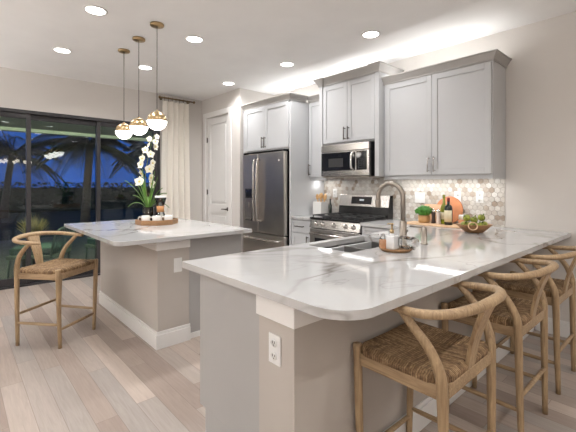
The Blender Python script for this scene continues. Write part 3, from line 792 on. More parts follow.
# ------------------------------------------------------------------ counter stools
def make_stool(label):
    s = thing('counter_stool', label, 'stool', group='wishbone counter stools with rush seats')
    for y in (-1, 1):
        m = MB(); m.tube(catmull([(.195, y*.198, 0), (.196, y*.212, .3), (.197, y*.222, .61), (.197, y*.223, .632), (.197, y*.223, .642)], 5), lerp_list([.014, .0175, .020, .020, .014], 21), 12)
        m.build('leg', M['oak'], s)
        m = MB(); m.tube(catmull([(-.192, y*.213, 0), (-.186, y*.224, .30), (-.182, y*.230, .56), (-.176, y*.236, .65), (-.143, y*.248, .735), (-.085, y*.258, .803), (-.035, y*.258, .852)], 6),
                         lerp_list([.014, .0175, .020, .0205, .018, .0165, .015], 37), 12)
        m.build('leg', M['oak'], s)
    zr = .582
    for a, b in (((.197, -.20, zr), (.197, .20, zr)), ((-.182, -.20, zr), (-.182, .20, zr)), ((-.165, -.226, zr), (.18, -.222, zr)), ((-.165, .226, zr), (.18, .222, zr))):
        a, b = Vector(a), Vector(b); d_ = (b-a).normalized(); n_ = Vector((-d_.y, d_.x, 0))*.011; h_ = Vector((0, 0, .026))
        vs = [p+q*sg+h_*sh for p in (a, b) for sg, q in ((-1, n_), (1, n_)) for sh in (-1, 1)]
        m = MB(); m.add(vs, [(0,1,3,2), (4,6,7,5), (0,4,5,1), (2,3,7,6), (1,5,7,3), (0,2,6,4)]); m.build('seat_rail', M['oak_x'], s, bevel=.004)
    # rush seat: rolled edges, dished centre
    m = MB(); N = 20; vs = []; fs = []
    hx_, hy_ = .199, .236
    def sf(u, v_):
        e_ = max(abs(u), abs(v_)); z = .640-.012*(1-e_**2)+.004*(1-abs(abs(u)-abs(v_)))*e_
        if e_ > .93: z -= ((e_-.93)/.07)**2*.016
        cut = 1.0 if abs(u)+abs(v_) < 1.72 else 1-(abs(u)+abs(v_)-1.72)*.34
        return (u*hx_*cut+.008, v_*hy_*cut, z)
    for i in range(N+1):
        for j in range(N+1): vs.append(sf(i/N*2-1, j/N*2-1))
    for i in range(N):
        for j in range(N): fs.append((i*(N+1)+j, (i+1)*(N+1)+j, (i+1)*(N+1)+j+1, i*(N+1)+j+1))
    ring = [i*(N+1) for i in range(N+1)]+[N*(N+1)+j for j in range(1, N+1)]+[i*(N+1)+N for i in range(N-1, -1, -1)]+[j for j in range(N-1, 0, -1)]
    b0 = len(vs); K = len(ring)
    for q in ring: vs.append((vs[q][0], vs[q][1], .605))
    for q in ring: vs.append((vs[q][0]*.93, vs[q][1]*.93, .598))
    for i in range(K):
        j = (i+1) % K; fs.append((ring[j], ring[i], b0+i, b0+j)); fs.append((b0+j, b0+i, b0+K+i, b0+K+j))
    fs.append(tuple(b0+K+i for i in range(K)))
    m.add(vs, fs, True); m.build('rush_seat', M['rush'], s)
    # bent top rail
    P = [(.045, -.240, .853), (-.04, -.262, .857), (-.13, -.265, .863), (-.212, -.22, .874), (-.258, -.115, .884), (-.269, 0, .888)]
    P = P+[(x, -y, z) for x, y, z in P[-2::-1]]
    m = MB(); m.tube(catmull(P, 6), [.014, .0175, .019, .020, .021, .0215, .021, .020, .019, .0175, .014], 14, flat=.9)
    m.build('back_rail', M['oak'], s)
    # splat
    vs = []; n_ = 10
    for i in range(n_+1):
        t_ = i/n_; hw = .034+.030*t_**1.8; x = -.182-.080*t_+.012*math.sin(PI*t_); z = .60+.279*t_
        for yy_ in (-hw, hw):
            for xx in (-.008, .008): vs.append((x+xx, yy_, z))
    fs = []
    for i in range(n_):
        a = i*4; b = a+4
        fs += [(a, b, b+2, a+2), (a+1, a+3, b+3, b+1), (a, a+1, b+1, b), (a+2, b+2, b+3, a+3)]
    fs += [(0, 2, 3, 1), (n_*4, n_*4+1, n_*4+3, n_*4+2)]
    m = MB(); m.add(vs, fs); m.build('back_splat', M['oak'], s, bevel=.003)
    for a, b in (((.196, -.205, .15), (.196, .205, .15)), ((-.188, -.22, .26), (-.188, .22, .26)), ((-.188, -.22, .19), (.196, -.208, .19)), ((-.188, .22, .19), (.196, .208, .19))):
        m = MB(); a, b = Vector(a), Vector(b); m.tube([a, a.lerp(b, .12), a.lerp(b, .5), a.lerp(b, .88), b], [.009, .011, .0125, .011, .009], 10); m.build('stretcher', M['oak_x'], s)
    return s
st = make_stool('oak wishbone counter stool at the far island, beside the glass doors')
st.location = (-3.75, .672, 0); st.rotation_euler.z = math.radians(38)
dup(st, (-.793, 1.52, 0), PI, 'nearest oak wishbone stool at the peninsula, closest to the rounded countertop corner')
dup(st, (-.790, 2.335, 0), PI, 'oak wishbone stool in the middle of the three along the peninsula')
dup(st, (-.79, 3.065, 0), PI, 'farthest oak wishbone stool at the peninsula, next to the wall')

# ------------------------------------------------------------------ recessed downlights and pendants
vis = [(-3.434, .89, 'recessed ceiling light nearest the top edge, above the far island'),
       (-4.70, .88, 'recessed ceiling light farthest left, toward the glass doors'),
       (-3.44, 1.815, 'recessed ceiling light right of the pendant canopies'),
       (-4.69, 1.79, 'recessed ceiling light behind the pendant cords'),
       (-2.166, 3.05, 'recessed ceiling light above the tallest cabinet over the microwave'),
       (-3.395, 3.04, 'recessed ceiling light in front of the refrigerator cabinet crown'),
       (-4.61, 2.98, 'recessed ceiling light above the pantry door corner')]
far = [(x, y) for x in (-2.17, -.9, .9, 2.4) for y in (.885, 1.80)]+[(.9, 3.05), (2.4, 3.05)]+[(x, y) for x in (-4.55, -2.4, -.3, 1.8) for y in (-1.3, -3.2)]  # first pair mirrored in the glass; the rest added unseen for fill
proto = None
def lamp(loc, k=1.0):
    ld = bpy.data.lights.new('downlight_lamp', 'AREA'); ld.shape = 'DISK'; ld.size = .13; ld.energy = DOWN_W*k; ld.color = WARM; ld.spread = math.radians(150)
    o = bpy.data.objects.new('downlight_lamp', ld); C.objects.link(o); o.location = loc; return o
for i, (x, y, lb) in enumerate(vis+[(x, y, 'unseen recessed ceiling light lending fill to the room') for x, y in far]):
    if proto is None:
        proto = thing('recessed_light', lb, 'ceiling light', (x, y, ZC), group='recessed ceiling lights')
        MB().lathe([(.075, -.001), (.092, -.001), (.094, -.006), (.090, -.010), (.078, -.010), (.075, -.006)], n=32, close=True).build('trim_ring', M['trim'], proto)
        MB().lathe([(0, -.007), (.076, -.007), (.076, -.002), (0, -.002)], n=32).build('lens', M['lens'], proto)
    else: dup(proto, (x, y, ZC), None, lb)
    lamp((x, y, ZC-.014), (.6 if x > -3 and y < 2.5 else 1.5 if x < -3 else 1.0) if y > 0 and x < 0 else 1.0)
pl = ['smallest-looking brass and opal globe pendant, farthest left of three', 'middle brass and opal globe pendant of three over the island', 'brass and opal globe pendant nearest the curtain, rightmost of three']
pproto = None
for x, lb in zip((-4.255, -3.81, -3.355), pl):
    if pproto is None:
        p = pproto = thing('globe_pendant', lb, 'pendant light', (x, 1.39, ZC), group='globe pendants over the island')
        MB().lathe([(0, -.022), (.058, -.022), (.062, -.017), (.062, -.001), (0, -.001)], n=28).build('canopy', M['brass'], p)
        MB().tube([(0, 0, -.02), (0, 0, -.80)], .0035, 8).build('cord', M['cord'], p)
        R0 = .088; zc = -.897
        pr_ = [(R0*math.sin(a), zc+R0*math.cos(a)) for a in [math.radians(q) for q in range(8, 93, 6)]]
        MB().lathe([(0, zc+R0*1.12), (.013, zc+R0*1.12), (.014, zc+R0*.99)]+pr_+[(R0*.97, zc-.002), (0, zc-.002)], n=32).build('brass_dome', M['brass'], p)
        pr2 = [(R0*.985*math.sin(a), zc+R0*.985*math.cos(a)) for a in [math.radians(q) for q in range(92, 181, 6)]]
        MB().lathe([(0, zc-.0035)]+pr2+[(0, zc-R0*.985)], n=32).build('opal_globe', M['globe'], p)
    else: dup(pproto, (x, 1.39, ZC), None, lb)

# dining chandelier, beside the camera (seen only mirrored in the glass)
CHX, CHY, CHZ = .75, 1.25, 2.02
ch = thing('dining_chandelier', 'brass ring chandelier with warm globes over the dining area, mirrored in the glass', 'chandelier', (CHX, CHY, ZC))
MB().lathe([(0, -.025), (.07, -.025), (.075, -.018), (.075, -.001), (0, -.001)], n=24).build('canopy', M['brass'], ch)
MB().tube([(0, 0, -.02), (0, 0, CHZ-ZC+.02)], .008, 10).build('stem', M['brass'], ch)
m = MB(); m.tube([(.34*math.cos(2*PI*q/32), .34*math.sin(2*PI*q/32), CHZ-ZC) for q in range(33)], .009, 8, cap=False)
for q in range(4): m.tube([(0, 0, CHZ-ZC+.02), (.34*math.cos(PI/2*q), .34*math.sin(PI/2*q), CHZ-ZC)], .006, 8)
m.build('ring', M['brass'], ch)
for q in range(8):
    a = 2*PI*q/8; c = (.34*math.cos(a), .34*math.sin(a), CHZ-ZC-.055)
    MB().ball(c, .05, 16, 12).build('globe', M['warmglobe'], ch)
fl = None  # unseen torchieres added to brighten the ceiling and walls
for x, y, lb in ((-5.3, -1.75, 'unseen brass torchiere added as fill near the glass doors'), (-2.2, -2.9, 'unseen brass torchiere added as fill by the front wall'),
                 (.4, -3.6, 'unseen brass torchiere added as fill behind the camera')):
    if fl is None:
        fl = thing('fill_floor_lamp', lb, 'floor lamp', (x, y, 0), group='added torchiere fill lamps')
        MB().lathe([(0, 0), (.14, 0), (.14, .012), (.03, .03), (0, .03)], n=28).build('base', M['brass'], fl)
        MB().tube([(0, 0, .02), (0, 0, 1.72)], .011, 12).build('pole', M['brass'], fl)
        MB().lathe([(.02, 1.70), (.08, 1.73), (.15, 1.82), (.146, 1.82), (.078, 1.738), (.02, 1.712)], n=28, close=True).build('bowl_shade', M['brass'], fl)
    else: dup(fl, (x, y, 0), None, lb)
    ld = bpy.data.lights.new('fill_torchiere', 'AREA'); ld.shape = 'DISK'; ld.size = .2; ld.energy = FILL_TORCH_W; ld.color = (1, .988, .97)
    o = bpy.data.objects.new('fill_torchiere', ld); C.objects.link(o); o.location = (x, y, 1.815); o.rotation_euler = (PI, 0, 0)

# ------------------------------------------------------------------ curtain and rod
cr = thing('curtain_rod', 'short bronze curtain rod with finial above the cream curtain', 'curtain rod', (XL+.11, 2.745, 2.735))
m = MB(); m.tube([(0, -.29, 0), (0, .29, 0)], .013, 12); m.ball((0, -.30, 0), .022); m.ball((0, .30, 0), .022); m.build('rod', M['rod'], cr)
for y in (-.24, .24): MB().tube([(-.109, y, -.0), (0, y, 0)], .008, 8).lathe([(0, 0), (.022, 0), (.022, .008), (0, .008)], n=16, M=Matrix.Translation((-.109, y, 0)) @ Matrix.Rotation(PI/2, 4, 'Y')).build('bracket', M['rod'], cr)
cu = thing('curtain', 'cream linen curtain panel hanging beside the glass doors', 'curtain', (XL+.11, 2.72, 0))
m = MB(); NY_, NZ_ = 96, 14; vs = []; fs = []
for k in range(NZ_+1):
    z = .012+2.675*k/NZ_; t_ = k/NZ_; hw = .245-.035*t_
    for side in (0, 1):
        for i in range(NY_+1):
            u = i/NY_*2-1; a = .036+.012*(1-t_); ph = u*PI*4.5
            vs.append((a*math.sin(ph+.25*math.sin(3*t_+u))+(.002 if side else -.002)+.008*math.sin(ph*.37+2), u*hw+.004*math.cos(ph*2), z))
W2 = NY_+1
for k in range(NZ_):
    a = k*2*W2; b = a+2*W2
    for i in range(NY_):
        fs.append((a+i+1, a+i, b+i, b+i+1)); fs.append((a+W2+i, a+W2+i+1, b+W2+i+1, b+W2+i))
    fs.append((a, a+W2, b+W2, b)); fs.append((a+W2+NY_, a+NY_, b+NY_, b+W2+NY_))
t0 = NZ_*2*W2
for i in range(NY_): fs.append((t0+i, t0+i+1, t0+W2+i+1, t0+W2+i)); fs.append((i+1, i, W2+i, W2+i+1))
m.add(vs, fs, True); m.build('curtain_fabric', M['linen'], cu)
for i in range(7):
    y = -.195+i*.065; m = MB(); m.tube([(.019*math.cos(q*PI/8), y, 2.730+.021*math.sin(q*PI/8)) for q in range(17)], .003, 6, cap=False); m.box(-.003, .003, y-.002, y+.002, 2.68, 2.712)
    m.build('ring', M['rod'], cu)

# ------------------------------------------------------------------ things on the island
def iz(x, y, z=IH): return (x, y, z+.0005)
tx, ty = -3.852, 1.596
tr = thing('serving_tray', 'low octagonal wooden tray of mugs on the far island', 'tray', iz(tx, ty))
def octo(rad, ry): return [(rad*math.cos(PI/8+PI/4*i), ry*math.sin(PI/8+PI/4*i)) for i in range(8)]
MB().prism(octo(.205, .205), 0, .010).build('tray_base', M['trayw'], tr)
MB().prism(octo(.215, .215), 0, .05, [octo(.203, .203)]).build('tray_rim', M['trayw'], tr, bevel=.002)
for s_ in (-1, 1):
    m = MB(); m.tube(catmull([(s_*.06+.16, -.17+.0*s_, .03), (s_*.05+.175, -.19, .045), (.175, -.195, .05)], 4), .004, 6)
tz = IH+.011
def mug(label, loc, rz):
    p = thing('mug', label, 'mug', loc, rz, 'white mugs on the tray')
    MB().lathe([(0, 0), (.034, 0), (.040, .006), (.043, .03), (.043, .078), (.0415, .080), (.039, .078), (.039, .012), (0, .010)], n=28).build('cup', M['white'], p)
    MB().tube(catmull([(.040, 0, .062), (.062, 0, .066), (.073, 0, .045), (.062, 0, .022), (.040, 0, .022)], 5), .0055, 8).build('handle', M['white'], p)
    return p
mg = mug('white mug on the left of the wooden tray', (-3.868, 1.481, tz), math.radians(236))
def mvdup(p, loc, rz, lb): return dup(p, loc, rz, lb)
mvdup(mg, (-3.767, 1.556, tz), math.radians(232), 'white mug in the middle front of the wooden tray')
mvdup(mg, (-3.747, 1.676, tz), math.radians(240), 'white mug on the right of the wooden tray')
cf = thing('coffee_carafe', 'hourglass glass coffee maker with wooden collar on the tray', 'coffee maker', (-3.882, 1.646, tz))
MB().lathe([(0, 0), (.055, 0), (.064, .012), (.062, .05), (.030, .125), (.026, .14), (.030, .155), (.064, .262), (.062, .262), (.028, .157), (.024, .14), (.028, .123), (.058, .05), (.058, .012), (0, .005)], n=28).build('glass_body', M['clear'], cf)
MB().lathe([(.028, .112), (.040, .110), (.036, .14), (.042, .175), (.032, .175)], n=24, smooth=True, close=True).build('wooden_collar', M['collar'], cf)
MB().lathe([(.022, .165), (.056, .262), (.059, .285), (.056, .285), (.053, .263), (.018, .166)], n=24, close=True).build('paper_filter', M['plate'], cf)
# orchid
ox, oy = -3.967, 1.546
orr = thing('potted_orchid', 'tall white orchid in a glass vase of stones on the far island tray', 'plant', (ox, oy, tz))
MB().lathe([(0, 0), (.055, 0), (.058, .004), (.060, .165), (.057, .165), (.055, .010), (0, .008)], n=28).build('glass_vase', M['clear'], orr)
m = MB()
for i in range(46):
    a = random.random()*2*PI; q = .040*math.sqrt(random.random()); m.ball((q*math.cos(a), q*math.sin(a), .022+random.random()*.09), .012+random.random()*.004, 8, 6, (1, 1, .8))
m.build('stones', M['stone'], orr)
stem = catmull([(0, 0, .10), (-.012, -.012, .30), (-.022, -.022, .48), (-.008, -.004, .66), (.020, .026, .83), (.042, .052, .945)], 8)
MB().tube(stem, [.005, .004, .0035, .002], 8).build('stem', M['stem'], orr)
def blade(m, a, ln, rise, droop, wd):
    n = 12; vs = []; d_ = Vector((math.cos(a), math.sin(a), 0)); s_ = Vector((-math.sin(a), math.cos(a), 0))
    for i in range(n+1):
        t_ = i/n; p = d_*ln*t_+Vector((0, 0, .13+rise*t_-droop*t_*t_)); ww = wd*math.sin(PI*min(.98, .12+.86*t_))**.7
        for q in (-1, 0, 1): vs.append(p+s_*q*ww+Vector((0, 0, -.004 if q == 0 else .002)))
        for q in (-1, 0, 1): vs.append(p+s_*q*ww+Vector((0, 0, -.0065 if q == 0 else -.0005)))
    fs = []
    for i in range(n):
        b = i*6; c = b+6
        fs += [(b, b+1, c+1, c), (b+1, b+2, c+2, c+1), (b+4, b+3, c+3, c+4), (b+5, b+4, c+4, c+5), (b+3, b, c, c+3), (b+2, b+5, c+5, c+2)]
    m.add(vs, fs, True)
for i, (a, ln, ri, dr_, wd) in enumerate([(60, .15, .40, .16, .013), (95, .11, .42, .06, .012), (228, .16, .46, .10, .012), (200, .10, .40, .04, .013), (40, .18, .30, .20, .014), (255, .15, .34, .18, .013), (130, .10, .36, .10, .012), (48, .20, .42, .24, .011), (300, .12, .38, .1, .013), (160, .13, .28, .14, .013), (228, .25, .52, .20, .008), (20, .10, .48, .06, .011), (75, .22, .30, .28, .012), (245, .20, .30, .26, .012), (215, .07, .46, .02, .011)]):
    m = MB(); blade(m, math.radians(a), ln, ri, dr_, wd); m.build('leaf', M['leaf'], orr)
def flower():
    m = MB()
    for k in range(5):
        a = 2*PI*k/5+PI/2; wd = .024 if k in (1, 4) else .016; ln = .042
        vs = []; n = 6
        for i in range(n+1):
            t_ = i/n; ww = wd*math.sin(PI*(.1+.87*t_))
            for q in (-1, 0, 1):
                x = math.cos(a)*ln*t_-math.sin(a)*ww*q; y = math.sin(a)*ln*t_+math.cos(a)*ww*q
                vs.append((x, y, .012*t_*t_+(.0 if q else .003)))
        vs2 = [(x, y, z-.002) for x, y, z in vs]; n3 = len(vs); fs = []
        for i in range(n):
            b = i*3
            fs += [(b, b+1, b+4, b+3), (b+1, b+2, b+5, b+4), (n3+b+1, n3+b, n3+b+3, n3+b+4), (n3+b+2, n3+b+1, n3+b+4, n3+b+5)]
        m.add(vs+vs2, fs, True)
    return m
fm = flower(); fproto = None; tmesh = MB().ball((0, 0, .008), .009, 8, 6, (1, 1, .9))
spots = []
for i in range(15):
    k = int(13+i*1.8); spots.append((stem[min(k, len(stem)-1)], i))
for p, i in spots:
    a = (228 if i % 2 else 48)+random.uniform(-60, 60); a = math.radians(a); sc = 1.4-.045*i
    base_ = Vector(p)+Vector((math.cos(a), math.sin(a), 0))*.048*sc
    if fproto is None:
        fproto = fm.build('flower', M['petal'], orr); tmesh.build('throat', M['throat'], fproto); f = fproto
    else:
        f = fproto.copy(); C.objects.link(f); f.parent = orr
        g_ = fproto.children[0].copy(); C.objects.link(g_); g_.parent = f
    f.location = base_; f.scale = (sc,)*3
    dirv = Vector((math.cos(a)*.6+.55, math.sin(a)*.6-.25, random.uniform(-.25, .25))).normalized()
    f.rotation_mode = 'QUATERNION'; f.rotation_quaternion = dirv.to_track_quat('Z', 'Y')

# ------------------------------------------------------------------ things on the peninsula by the sink
cz = CT1+.0005
pt = thing('round_tray', 'small round wooden tray of soaps beside the sink', 'tray', (-1.275, 2.06, cz))
MB().lathe([(0, 0), (.085, 0), (.098, .012), (.101, .020), (.096, .020), (.088, .012), (0, .011)], n=32).build('tray_dish', M['trayw'], pt)
z_ = cz+.0115
sb = thing('soap_bottle', 'square white soap bottle with gold pump on the small round tray', 'soap bottle', (-1.29, 2.04, z_))
MB().box(-.032, .032, -.032, .032, 0, .085).lathe([(0, .084), (.016, .084), (.014, .098), (0, .098)], n=16).build('bottle', M['soap'], sb, bevel=.006)
MB().lathe([(0, .098), (.013, .098), (.013, .118), (.006, .120), (.006, .150), (.010, .152), (.010, .162), (0, .162)], n=16).tube([(0, 0, .157), (-.04, .02, .155), (-.046, .023, .147)], .004, 8).build('pump', M['brass'], sb)
cj = thing('amber_jar', 'small amber jar with clear lid left of the soap bottle', 'jar', (-1.335, 2.01, z_))
MB().lathe([(0, 0), (.022, 0), (.024, .004), (.024, .055), (.020, .06), (0, .06)], n=20).build('jar', M['amber'], cj)
MB().lathe([(0, .0605), (.021, .0605), (.021, .072), (.008, .078), (.011, .09), (0, .095)], n=20).build('lid', M['clear'], cj)
gj = thing('glass_jar', 'faceted clear glass jar lying right of the soap bottle', 'jar', (-1.222, 2.095, z_))
Mj = Matrix.Translation((-.045, 0, .041)) @ Matrix.Rotation(PI/2, 4, 'Y')
MB().lathe([(0, 0), (.030, 0), (.040, .01), (.040, .06), (.030, .07), (.030, .08), (.040, .084), (.040, .098), (0, .098)], n=10, smooth=False, M=Mj).build('glass_body', M['clear'], gj)
MB().lathe([(0, .099), (.036, .099), (.036, .112), (.02, .118), (0, .118)], n=10, smooth=False, M=Mj).build('chrome_lid', M['chrome'], gj)

# ------------------------------------------------------------------ along the backsplash
cb_ = thing('cutting_board', 'long pale wooden board lying flat under the plant and bottles', 'cutting board', (-1.79, 3.66, cz))
m = MB(); pl_ = [(-.33, -.13)]+[(.27, -.13), (.33, -.10), (.33, .10), (.27, .13)]+[(-.33, .13)]; m.prism(pl_, 0, .013); m.build('board', M['boardw'], cb_, bevel=.004)
bz = cz+.0135
pp = thing('boxwood_plant', 'round green boxwood in a small wooden pot on the flat board', 'plant', (-1.952, 3.70, bz))
MB().lathe([(0, 0), (.050, 0), (.056, .006), (.060, .075), (.056, .078), (.053, .070), (0, .068)], n=24).build('pot', M['pot'], pp)
m = MB(); rnd = random.Random(3)
for i in range(420):
    u = rnd.random()*2*PI; w_ = rnd.uniform(-.35, 1); q = math.sqrt(1-w_*w_); R3 = .088*(.75+.28*rnd.random())
    c = Vector((q*math.cos(u)*R3, q*math.sin(u)*R3, .115+w_*R3*.72)); nrm = Vector((q*math.cos(u), q*math.sin(u), w_))
    qt = (nrm+Vector((rnd.uniform(-.6, .6), rnd.uniform(-.6, .6), rnd.uniform(-.2, .7)))).normalized().to_track_quat('Z', 'Y').to_matrix().to_4x4()
    s_ = .011+.006*rnd.random()
    m.add([(-s_, 0, 0), (0, -s_*.6, .002), (s_, 0, 0), (0, s_*.6, .002), (0, 0, .005)], [(0, 1, 4), (1, 2, 4), (2, 3, 4), (3, 0, 4), (3, 2, 1, 0)], False, Matrix.Translation(c) @ qt)
m.ball((0, 0, .115), .068, 14, 10, (1, 1, .8)); m.build('foliage', M['green'], pp)
def mill(name, label, x, y, mat, h):
    o = thing(name, label, 'pepper mill', (x, y, bz), group='salt and pepper mills')
    MB().lathe([(0, 0), (.024, 0), (.025, .01), (.019, .045), (.018, .07), (.022, h*.72), (.019, h*.76), (0, h*.76)], n=20).build('mill_body', mat, o)
    MB().lathe([(0, h*.765), (.019, h*.765), (.021, h*.84), (.014, h*.90), (.008, h*.92), (.009, h*.96), (0, h)], n=20).build('mill_head', M['chrome'], o)
mill('pepper_mill', 'dark wooden pepper mill between plant and pale mill', -1.847, 3.70, M['dmill'], .15)
mill('salt_mill', 'pale salt mill left of the oil bottle', -1.775, 3.66, M['mill'], .155)
def bottle(name, label, x, y, prof, mat, capmat, lab, rb, hb):
    o = thing(name, label, 'bottle', (x, y, bz), group='bottles on the flat board')
    MB().lathe(prof, n=24).build('bottle_glass', mat, o)
    h = prof[-1][1]; rn_ = prof[-2][0]
    MB().lathe([(0, h+.0005), (rn_+.002, h+.0005), (rn_+.002, h+.034), (rn_-.001, h+.037), (0, h+.037)], n=16).build('cap', capmat, o)
    n = 12; vs = []; fs = []
    for i in range(n+1):
        a = math.radians(215+i*130/n)
        for z in lab:
            for q in (rb+.0006, rb+.0014): vs.append((q*math.cos(a), q*math.sin(a), z))
    for i in range(n): b = i*4; fs += [(b+1, b+5, b+7, b+3), (b, b+2, b+6, b+4), (b, b+4, b+5, b+1), (b+2, b+3, b+7, b+6)]
    fs += [(0, 1, 3, 2), (n*4, n*4+2, n*4+3, n*4+1)]
    MB().add(vs, fs, True).build('paper_label', M['label'], o)
bottle('oil_bottle', 'olive oil bottle with green cap, tallest on the board', -1.742, 3.71, [(0, 0), (.030, 0), (.032, .006), (.032, .155), (.026, .185), (.012, .21), (.0115, .262), (0, .262)], M['oil'], M['oil'], (.05, .12), .032, .18)
bottle('wine_bottle', 'dark bottle with cream label and red cap right of the oil', -1.672, 3.66, [(0, 0), (.036, 0), (.038, .006), (.038, .165), (.030, .19), (.013, .205), (.0125, .235), (0, .235)], M['wine'], M['red'], (.03, .145), .038, .2)
def lean(name, label, x, ydist, mat, poly, th, ang):
    o = thing(name, label, 'cutting board', (x, YB-ydist, cz+(.014 if ydist > .1 else 0)), group='boards leaning on the backsplash')
    Mx = Matrix.Rotation(-math.radians(ang), 4, 'X') @ Matrix.Rotation(PI/2, 4, 'X')
    m = MB(); m.prism(poly, 0, th, M=Mx); m.build('board', mat, o, bevel=.004)
    return o
cir = [(.145*math.cos(2*PI*i/28), .147+.145*math.sin(2*PI*i/28)) for i in range(28)]
lean('round_board', 'round reddish wooden board leaning on the backsplash behind the bottles', -1.775, .075, M['copper'], cir, .016, 10)
lean('rectangular_board', 'pale rose rectangular board leaning on the backsplash behind the mills', -1.90, .115, M['pink'], [(-.15, .001), (.15, .001), (.15, .17), (.13, .19), (-.13, .19), (-.15, .17)], .014, 16)
jr = thing('spice_jar', 'small white jar with reddish base beside the fruit bowl', 'jar', (-1.615, 3.83, cz))
MB().lathe([(0, 0), (.028, 0), (.030, .005), (.030, .06), (0, .06)], n=20).build('jar', M['copper'], jr)
MB().lathe([(0, .0605), (.029, .0605), (.029, .10), (.022, .108), (0, .108)], n=20).build('lid', M['white'], jr)
# fruit bowl
bx, by = -1.31, 3.36
fb = thing('fruit_bowl', 'carved oval wooden bowl heaped with green artichokes near the outlets', 'bowl', (bx, by, cz), math.radians(48))
MB().lathe([(0, 0), (.065, 0), (.075, .004), (.115, .035), (.148, .066), (.150, .072), (.144, .072), (.110, .042), (.070, .013), (0, .010)], n=36, sx=1.0, sy=.80).build('bowl', M['bowlw'], fb)
fm_ = MB().ball((0, 0, 0), .031, 16, 12, (1, 1, .92)); fr_me = None
pos = [(-.085, 0, .066), (-.035, .040, .058), (-.035, -.040, .058), (.03, .042, .058), (.03, -.042, .058), (.085, 0, .066), (-.064, 0, .126), (0, 0, .108), (.064, 0, .126)]
lbs = ['left end', 'back left', 'front left', 'back right', 'front right', 'right end', 'top left', 'top middle', 'top right']
c4, s4 = math.cos(math.radians(48)), math.sin(math.radians(48)); fp = None
for (x, y, z), lb in zip(pos, lbs):
    lo = (bx+c4*x-s4*y, by+s4*x+c4*y, cz+z); rot = (random.random(), random.random(), random.random()*6)
    if fp is None:
        fp = thing('artichoke', '', 'fruit', lo, group='green artichokes in the wooden bowl')
        fm_.build('globe', M['lime'], fp); MB().tube([(0, 0, .024), (.004, 0, .042)], [.007, .005], 8).build('stalk', M['stem'], fp); f = fp
    else: f = dup(fp, lo)
    f.rotation_euler = rot; f['label'] = 'green artichoke at the %s of the wooden bowl heap' % lb
mr = MB(); mr.tube([(.034*math.cos(q*PI/12), 0, .034*math.sin(q*PI/12)) for q in range(25)], .005, 8, cap=False)
o = mr.build('ring_handle', M['boardw'], fb); o.location = (-.072, -.122, .066); o.rotation_euler = (math.radians(-25), 0, math.radians(-20))
# utensil crock
ck = thing('utensil_crock', 'square white crock left of the range backguard', 'crock', (-3.48, 3.74, cz))
m = MB(); g_ = .078; m.prism([(-g_, -g_), (g_, -g_), (g_, g_), (-g_, g_)], 0, .18, [[(-g_+.006, -g_+.006), (g_-.006, -g_+.006), (g_-.006, g_-.006), (-g_+.006, g_-.006)]]); m.box(-g_+.005, g_-.005, -g_+.005, g_-.005, .001, .008); m.build('crock_body', M['white'], ck, bevel=.003)
for i, (dx_, dy_, lx, ly, hh, lb) in enumerate([(-.03, 0, -.05, .01, .235, 'wooden spoon leaning left in the white crock'), (-.01, .02, -.02, .03, .25, 'wooden spoon standing second from left in the crock'), (.008, -.015, .01, -.01, .245, 'wooden spoon in the middle of the white crock'), (.02, .02, .035, .02, .24, 'wooden spoon leaning right in the white crock'), (.032, -.01, .06, -.01, .225, 'wooden spoon at the far right of the crock')]):
    o = thing('wooden_spoon', lb, 'utensil', (-3.48+dx_*.8, 3.74+dy_*.8, cz+.009), group='wooden utensils in the crock')
    a, b = Vector((0, 0, 0)), Vector((lx, ly, hh))
    MB().tube([a, a.lerp(b, .5), b], [.005, .0055, .006], 8).build('handle', M['spoon'], o)
    m = MB(); m.ball((0, 0, 0), .028, 12, 8, (1.0, .5, 1.5)); q = m.build('spoon_bowl', M['spoon'], o); q.location = b
bb = thing('dark_bottle', 'slim dark bottle standing right of the utensil crock', 'bottle', (-3.36, 3.80, cz))
MB().lathe([(0, 0), (.022, 0), (.023, .004), (.023, .13), (.010, .16), (.009, .20), (0, .20)], n=20).build('bottle_glass', M['wine'], bb)
MB().lathe([(0, .2005), (.010, .2005), (.010, .22), (0, .22)], n=12).build('cap', M['black'], bb)
yo = YB-.0087
outlet('light_switch', 'white switch plate on the backsplash above the boxwood', (-2.13, yo, 1.18), '-y', True, .12)
outlet('wall_outlet', 'white backsplash outlet half behind the bottles', (-1.703, yo, 1.198), '-y')
outlet('wall_outlet', 'white backsplash outlet above the fruit bowl, nearest the wall end', (-1.483, yo, 1.203), '-y')
outlet('wall_outlet', 'white backsplash outlet beside the range backguard and crock', (-3.40, yo, 1.21), '-y')

# ------------------------------------------------------------------ patio furniture and garden
def lounge(label, loc, rz):
    o = thing('patio_chair', label, 'chair', loc, rz, 'patio chairs beyond the glass')
    for y in (-.30, .30):
        for x in (-.28, .28): MB().tube([(x, y, 0), (x*.95, y*.97, .32)], .014, 8).build('leg', M['rope'], o)
    MB().box(-.30, .30, -.32, .32, .30, .35).build('seat_frame', M['rope'], o, bevel=.01)
    MB().box(-.27, .28, -.29, .29, .351, .45).build('cushion', M['cushion'], o, bevel=.025)
    m = MB(); pth = catmull([(-.28, -.31, .34), (-.33, -.31, .60), (-.36, -.24, .70), (-.365, 0, .715), (-.36, .24, .70), (-.33, .31, .60), (-.28, .31, .34)], 6)
    m.tube(pth, .016, 10); m.build('back_frame', M['rope'], o)
    for i in range(9):
        y = -.24+i*.06; MB().tube([(-.285, y, .35), (-.36, y, .70)], .006, 6).build('back_cord', M['rope'], o)
    return o
pc = lounge('pale green corded patio chair beyond the glass, behind the far stool', (-6.55, .95, -.02), math.radians(236))
dup(pc, (-6.35, .05, -.02), math.radians(160), 'pale green corded patio chair beyond the leftmost glass panel')
dup(pc, (-6.7, 2.0, -.02), math.radians(195), 'pale green corded patio chair beyond the rightmost glass panel')
